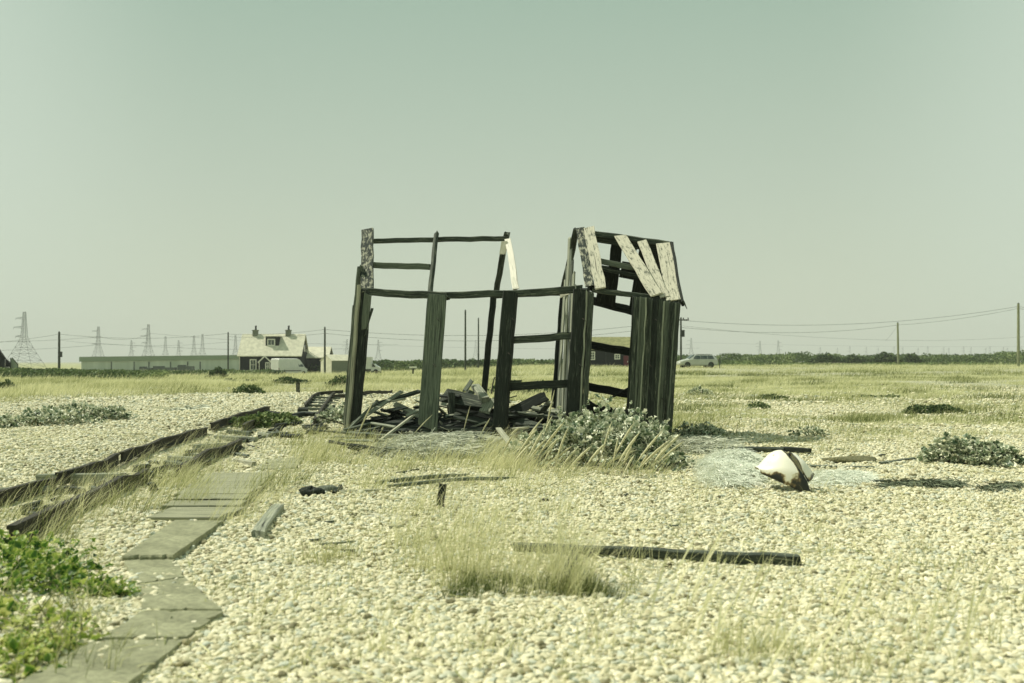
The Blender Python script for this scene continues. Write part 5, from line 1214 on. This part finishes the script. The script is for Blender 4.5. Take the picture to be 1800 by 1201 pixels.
# white lorry glimpse
def lorry():
    Y = 125; x = xpx(650, Y); z = Tz(x, Y)+.1; r_ = thing('white_lorry', 'white lorry half hidden behind the left hut post', 'lorry', (x, Y, z))
    m = MB(); m.box((x-.7, Y, z+1.35), (1.9, 1.8, 1.5)); m.build('cargo_box', M_vanw, r_)
    m = MB(); m.prism([Vector((x+.25, Y-.8, z+.35)), Vector((x+1.3, Y-.8, z+.35)), Vector((x+1.3, Y-.8, z+.8)), Vector((x+.8, Y-.8, z+1.1)), Vector((x+.65, Y-.8, z+1.25)), Vector((x+.25, Y-.8, z+1.25))], (0, 1.6, 0)); m.build('cab', M_vanw, r_)
    m = MB(); m.prism([Vector((x+.4, Y-.82, z+.85)), Vector((x+.85, Y-.82, z+.85)), Vector((x+.62, Y-.82, z+1.18)), Vector((x+.4, Y-.82, z+1.18))], (0, .015, 0)); m.build('side_window', M_glass, r_)
    m = MB(); m.box((x-.2, Y, z+.42), (2.8, 1.3, .2)); m.build('chassis', M_dkplastic, r_)
    for dx in (-1.1, .85):
        m = MB(); m.tube([(x+dx, Y-.85, z+.28), (x+dx, Y-.62, z+.28)], .3, 14); m.build('wheel', M_tyre, r_)
lorry()
# black barn behind right bay
Yb = 130.0; bx0 = xpx(1019, Yb); bx1 = xpx(1152, Yb); zb2 = Tz(bx0, Yb)-.2
barn = thing('black_barn', 'long black barn with olive roof and red door seen through the right hut bay', 'barn', (bx0, Yb, zb2))
FB, _ = house_block(barn, Vector((bx0, Yb, zb2)), Vector((1, 0, 0)), bx1-bx0, 6.5, zpx(614, Yb)-zb2, zpx(594, Yb+3.25)-zb2, M_black, M_roofolive)
bX = lambda px: xpx(px, Yb)-bx0
bZ = lambda py: zpx(py, Yb)-zb2
window(barn, FB, bX(1036), bX(1046), bZ(633), bZ(618), bars=(1, 2), fw=.13)
window(barn, FB, bX(1080), bX(1090), bZ(632), bZ(622.5), bars=(1, 1), fw=.13)
m = MB(); m.prism([FB(bX(1096), -.005, bZ(645)), FB(bX(1104.5), -.005, bZ(645)), FB(bX(1104.5), -.005, bZ(625.5)), FB(bX(1096), -.005, bZ(625.5))], (0, -.06, 0)); dr_ = m.build('door', M_red, barn)
m = MB(); m.box(FB(bX(1103), -.1, bZ(636)), (.08, .08, .2)); m.build('handle', M_white, dr_)
m = MB(); m.plank(FB(bX(1065), -.05, 0), FB(bX(1065), -.05, bZ(615)), .1, .06, (0, -1, 0), jit=0, end=0); m.build('downpipe', M_dkplastic, barn)
# left edge dark hut and lean-to
Yk = 108.0; hx = xpx(-26, Yk); zk = Tz(hx, Yk)-.2
lh = thing('dark_hut', 'dark gabled hut cut by the left edge of the picture', 'hut', (hx, Yk, zk))
D_ = xpx(9, Yk)-hx
VR = Vector((xpx(9, Yk), Yk, 0)).normalized()
house_block(lh, Vector((hx+D_, Yk, zk)), VR, 5.0, D_, zpx(630, Yk)-zk, zpx(601, Yk)-zk, M_black, M_black, overhang=.15)
lx0 = xpx(9.3, Yk+.5); lx1 = xpx(18, Yk+.5)
lt = thing('lean_to_shed', 'low dark lean to shed beside the dark hut at the left edge', 'shed', (lx0, Yk+.5, zk))
m = MB(); m.prism([Vector((lx0, Yk+.5, zk)), Vector((lx1, Yk+.5, zk)), Vector((lx1, Yk+.5, zpx(638, Yk))), Vector((lx0, Yk+.5, zpx(631, Yk)))], VR*2.5); m.build('wall', M_black, lt)
m = MB(); m.prism([Vector((lx0+.02, Yk+.35, zpx(630.6, Yk))), Vector((lx1+.15, Yk+.35, zpx(638.2, Yk))), Vector((lx1+.15, Yk+.35, zpx(637, Yk))), Vector((lx0+.02, Yk+.35, zpx(629.4, Yk)))], VR*2.8); m.build('roof', M_steel, lt)
Fl = lambda x, y, z: Vector((lx0+x, Yk+.5+y, zk+z))
window(lt, Fl, .1, .5, zpx(650, Yk)-zk, zpx(645, Yk)-zk, y=-.01, bars=(0, 0), fw=.08)
gx0 = xpx(19, Yk+1); gx1 = xpx(32, Yk+1); gh = thing('greenhouse', 'pale greenhouse roof beside the lean to at the left edge', 'greenhouse', (gx0, Yk+1, zk))
m = MB(); z_e = zpx(641, Yk+1); z_r = zpx(629, Yk+1); xm = gx0+.15
m.prism([Vector((gx0, Yk+1, zk)), Vector((gx1, Yk+1, zk)), Vector((gx1, Yk+1, z_e)), Vector((xm, Yk+1, z_r)), Vector((gx0, Yk+1, z_r-.1))], VR*2.4); m.build('glazing', noise_mat("clouded_glazing", (.30, .36, .27), (.38, .43, .33), 4, .3), gh)
m = MB()
for a, b in ((Vector((gx1, Yk+.96, zk)), Vector((gx1, Yk+.96, z_e))), (Vector((gx1, Yk+.96, z_e)), Vector((xm, Yk+.96, z_r))), (Vector((gx0, Yk+.96, zk)), Vector((gx0, Yk+.96, z_r)))): m.plank(a, b, .07, .05, (0, -1, 0), jit=0, end=0)
m.build('frame', M_pole, gh)
# warehouse
Yw = 320.0; wx0 = xpx(143, Yw); wx1 = xpx(418, Yw+60); zw = Tz(wx0, Yw)-.5
wh = thing('warehouse', 'long pale grey green warehouse behind the pylons', 'warehouse', (wx0, Yw, zw))
m = MB(); zt0 = zpx(636, Yw); zt1 = zpx(633.5, Yw)
m.prism([Vector((wx0, Yw, zw)), Vector((xpx(520, Yw), Yw, zw)), Vector((xpx(520, Yw), Yw, zt0+1.2)), Vector((wx0, Yw, zt0))], (0, 60, 0)); m.build('wall', M_warewall, wh)
m = MB(); m.prism([Vector((wx0-.5, Yw-.5, zt0+.01)), Vector((xpx(520, Yw), Yw-.5, zt0+1.22)), Vector((xpx(520, Yw), Yw-.5, zpx(623, Yw))), Vector((wx0-.5, Yw-.5, zpx(627.5, Yw)))], (0, 61, 0)); m.build('roof', M_wareroof, wh)
m = MB()
for px in (196, 236, 262, 300, 330, 352): m.plank((xpx(px, Yw), Yw-.1, zw), (xpx(px, Yw), Yw-.1, zt0), .35, .15, (0, -1, 0), jit=0, end=0)
m.build('downpipe', M_steel, wh)
for (px, w_, h_) in ((258, 5, 1.4), (290, 9, 1.6), (327, 6, 2.0)):
    x = xpx(px, 300); z = Tz(x, 300)-.2; m = MB(); m.box((0, 0, h_/2), (w_*.7, 3, h_)); m.box((-w_*.2, 0, h_+.2), (w_*.3, 2.6, .4)); o = m.build('container', M_steel); o.location = (x, 300, z)
    tag(o, {258: 'small dark container before the middle of the warehouse', 290: 'long dark container before the warehouse', 327: 'dark container before the right part of the warehouse'}[px], 'container')

# ------------------------------------------------------------------ vehicles
def loft(stations):
    """stations: x, zbot, zbelt, zroof, wbody, wroof -> MB smooth body"""
    m = MB(); V = []; n = 12
    for (x, zb_, zl, zr, wb, wr) in stations:
        h = [(0, zb_), (wb*.9, zb_), (wb, zb_+.12), (wb, zl-.05), (wb*.985, zl), (wr, zr-.06), (wr*.8, zr), (0, zr+.02)]
        ring = [(y, z) for y, z in h]+[(-y, z) for y, z in reversed(h[1:-1])]
        V += [Vector((x, y, z)) for y, z in ring]; n = len(ring)
    F = [(k*n+i, k*n+(i+1) % n, (k+1)*n+(i+1) % n, (k+1)*n+i) for k in range(len(stations)-1) for i in range(n)]
    F += [tuple(range(n)), tuple(reversed(range((len(stations)-1)*n, len(stations)*n)))]
    m.add(V, F); return m
def vehicle(name, label, cat, px, Y, dz, heading, stations, paint, wheels, wr_, glass, lamps, extra=None, sc_=1.0, py=655):
    x = xpx(px, Y); z = Tz(x, Y)+dz; root = thing(name, label, cat, (x, Y, z)); root.rotation_euler = (0, 0, heading); root.scale = (sc_,)*3
    def sub(mb, nm, mat, par=root, smooth=False):
        o = mb.build(nm, mat, None, smooth); o.parent = par; return o
    body = sub(loft(stations), 'body', paint, smooth=False)
    for (wx, wy) in wheels:
        m = MB(); m.tube([(wx, wy-.1, wr_), (wx, wy+.1, wr_)], wr_, 20); w_ = sub(m, 'wheel', M_tyre)
        m = MB(); s = 1 if wy > 0 else -1; m.tube([(wx, wy+s*.101, wr_), (wx, wy+s*.115, wr_)], wr_*.6, 14); sub(m, 'rim', M_steel, w_)
    for (nm, poly, d) in glass:
        m = MB(); m.prism([Vector(p) for p in poly], d); sub(m, nm, M_glass)
    for (nm, c, s, mat) in lamps:
        m = MB(); m.box(c, s); sub(m, nm, mat)
    return root
# van: front at +x
van_st = [(0.0, .35, 1.2, 2.45, .98, .86), (.12, .3, 1.3, 2.55, 1.0, .88), (3.6, .3, 1.3, 2.55, 1.0, .88), (4.1, .3, 1.3, 2.42, 1.0, .84), (4.75, .3, 1.28, 1.75, .98, .80), (5.0, .32, 1.2, 1.35, .95, .78), (5.5, .38, .98, 1.05, .9, .75), (5.6, .5, .8, .85, .8, .65)]
vg = []
for s in (-1, 1):
    vg.append(('cab_window', [(3.75, s*.985, 1.35), (4.75, s*.965, 1.32), (4.45, s*.87, 1.85), (4.05, s*.86, 2.05), (3.75, s*.88, 2.1)], (0, s*.02, 0)))
vg.append(('windscreen', [(4.98, -.72, 1.40), (4.98, .72, 1.40), (4.30, .70, 2.28), (4.30, -.70, 2.28)], (.03, 0, .03)))
van = vehicle('white_van', 'white panel van parked in front of the cottage', 'van', 483, 146, -.15, R(54), van_st, M_vanw, [(.95, -.95), (.95, .95), (4.7, -.95), (4.7, .95)], .34, vg,
        [('rear_door', (-.015, -.44, 1.4), (.03, .84, 1.9), M_vanw), ('rear_door', (-.015, .44, 1.4), (.03, .84, 1.9), M_vanw), ('tail_lamp', (-.03, .93, 1.0), (.04, .1, .4), M_red), ('tail_lamp', (-.03, -.93, 1.0), (.04, .1, .4), M_red), ('bumper', (-.05, 0, .42), (.14, 1.8, .2), M_dkplastic), ('rub_strip', (2.3, -1.005, .75), (3.8, .02, .12), M_dkplastic), ('headlight', (5.5, -.7, .9), (.12, .3, .2), M_lamp), ('headlight', (5.5, .7, .9), (.12, .3, .2), M_lamp)])
# estate car: front at +x, heading left
car_st = [(-.02, .45, .8, .85, .7, .55), (.05, .3, .9, .98, .82, .62), (.35, .25, .95, 1.35, .88, .58), (.7, .22, .95, 1.46, .9, .62), (2.0, .22, .93, 1.50, .9, .63), (2.6, .22, .92, 1.44, .9, .62), (3.35, .22, .90, .98, .89, .68), (3.9, .24, .80, .86, .86, .66), (4.3, .28, .66, .70, .78, .6), (4.42, .38, .56, .6, .66, .5)]
cg = []
for s in (-1, 1):
    for (xa, xb, xc, xd) in ((.45, 1.2, 1.2, .62), (1.26, 2.0, 2.0, 1.26), (2.06, 2.95, 2.55, 2.06)):
        cg.append(('side_window', [(xa, s*.885, .98), (xb, s*.885, .97), (xc, s*.68, 1.38), (xd, s*.68, 1.36)], (0, s*.02, 0)))
cg.append(('windscreen', [(3.30, -.66, .98), (3.30, .66, .98), (2.68, .58, 1.42), (2.68, -.58, 1.42)], (.02, 0, .03)))
cg.append(('rear_window', [(.10, -.55, 1.0), (.10, .55, 1.0), (.36, .52, 1.34), (.36, -.52, 1.34)], (-.03, 0, .02)))
car = vehicle('parked_car', 'silver estate car parked in the grass right of the hut', 'car', 1258, 112, .06, R(180+8), car_st, M_car, [(.85, -.82), (.85, .82), (3.55, -.82), (3.55, .82)], .33, cg,
        [('headlight', (4.28, -.52, .62), (.14, .3, .14), M_lamp), ('headlight', (4.28, .52, .62), (.14, .3, .14), M_lamp), ('tail_lamp', (.02, -.66, .85), (.08, .16, .28), M_red), ('tail_lamp', (.02, .66, .85), (.08, .16, .28), M_red), ('door_mirror', (2.95, .95, .98), (.12, .16, .12), M_car), ('door_mirror', (2.95, -.95, .98), (.12, .16, .12), M_car), ('roof_rail', (1.5, .55, 1.50), (1.9, .04, .04), M_dkplastic), ('roof_rail', (1.5, -.55, 1.50), (1.9, .04, .04), M_dkplastic)])

# ------------------------------------------------------------------ small field furniture
Y = G(524, 692).y; x = xpx(524, Y); z = Tz(x, Y)
bp = thing('marker_post', 'small open dark frame post standing where shingle meets the field', 'post', (x, Y, z))
m = MB(); m.plank((x-.045, Y, z), (x-.055, Y, z+.46), .05, .08, (0, -1, 0), end=.01); m.plank((x+.06, Y, z), (x+.05, Y, z+.44), .05, .08, (0, -1, 0), end=.01); m.plank((x-.07, Y, z+.46), (x+.08, Y, z+.45), .05, .08, (0, -1, 0)); m.build('frame', W_tar, bp)
m = MB(); m.plank((x+.005, Y+.02, z+.05), (x, Y+.02, z+.42), .06, .02, (0, -1, 0)); m.build('infill_board', W_pale, bp)
Y = 75; x = xpx(726, Y); z = Tz(x, Y)
sg = thing('sign_post', 'little post with a white board on top in the field seen through the hut', 'sign', (x, Y, z)); m = MB(); m.box((x, Y, zpx(650, Y)), (.12, .12, .6)); m.build('post', M_pole, sg); m = MB(); m.box((x, Y-.02, zpx(645.8, Y)), (.55, .3, .13)); m.build('board', M_white, sg)
Y = 110; x = xpx(1265, Y); z = Tz(x, Y); m = MB(); m.tube([(0, 0, 0), (0.02, 0, 1.1)], [.07, .06], 8); m.tube([(0.02, 0, 1.1), (0.02, 0, 1.14)], [.06, .03], 8); o = m.build('fence_post', M_pole); o.location = (x, Y, z); tag(o, 'short dark post in the grass behind the silver car', 'post')
Y = 84; x = xpx(100, Y)

# ------------------------------------------------------------------ haze
m = MB(); m.box((0, 2400, 59), (9800, 5600, 122)); hz = m.build('haze', None); tag(hz, 'thin pale sea haze over the whole headland', kind='stuff')
mt = bpy.data.materials.new("haze"); mt.use_nodes = True; nt = mt.node_tree; nt.nodes.clear()
o_ = nt.nodes.new("ShaderNodeOutputMaterial"); pv = nt.nodes.new("ShaderNodeVolumePrincipled"); pv.inputs['Density'].default_value = .00034; pv.inputs['Color'].default_value = (.95, .98, .92, 1); pv.inputs['Anisotropy'].default_value = 0
nt.links.new(pv.outputs[0], o_.inputs['Volume']); hz.data.materials.append(mt)
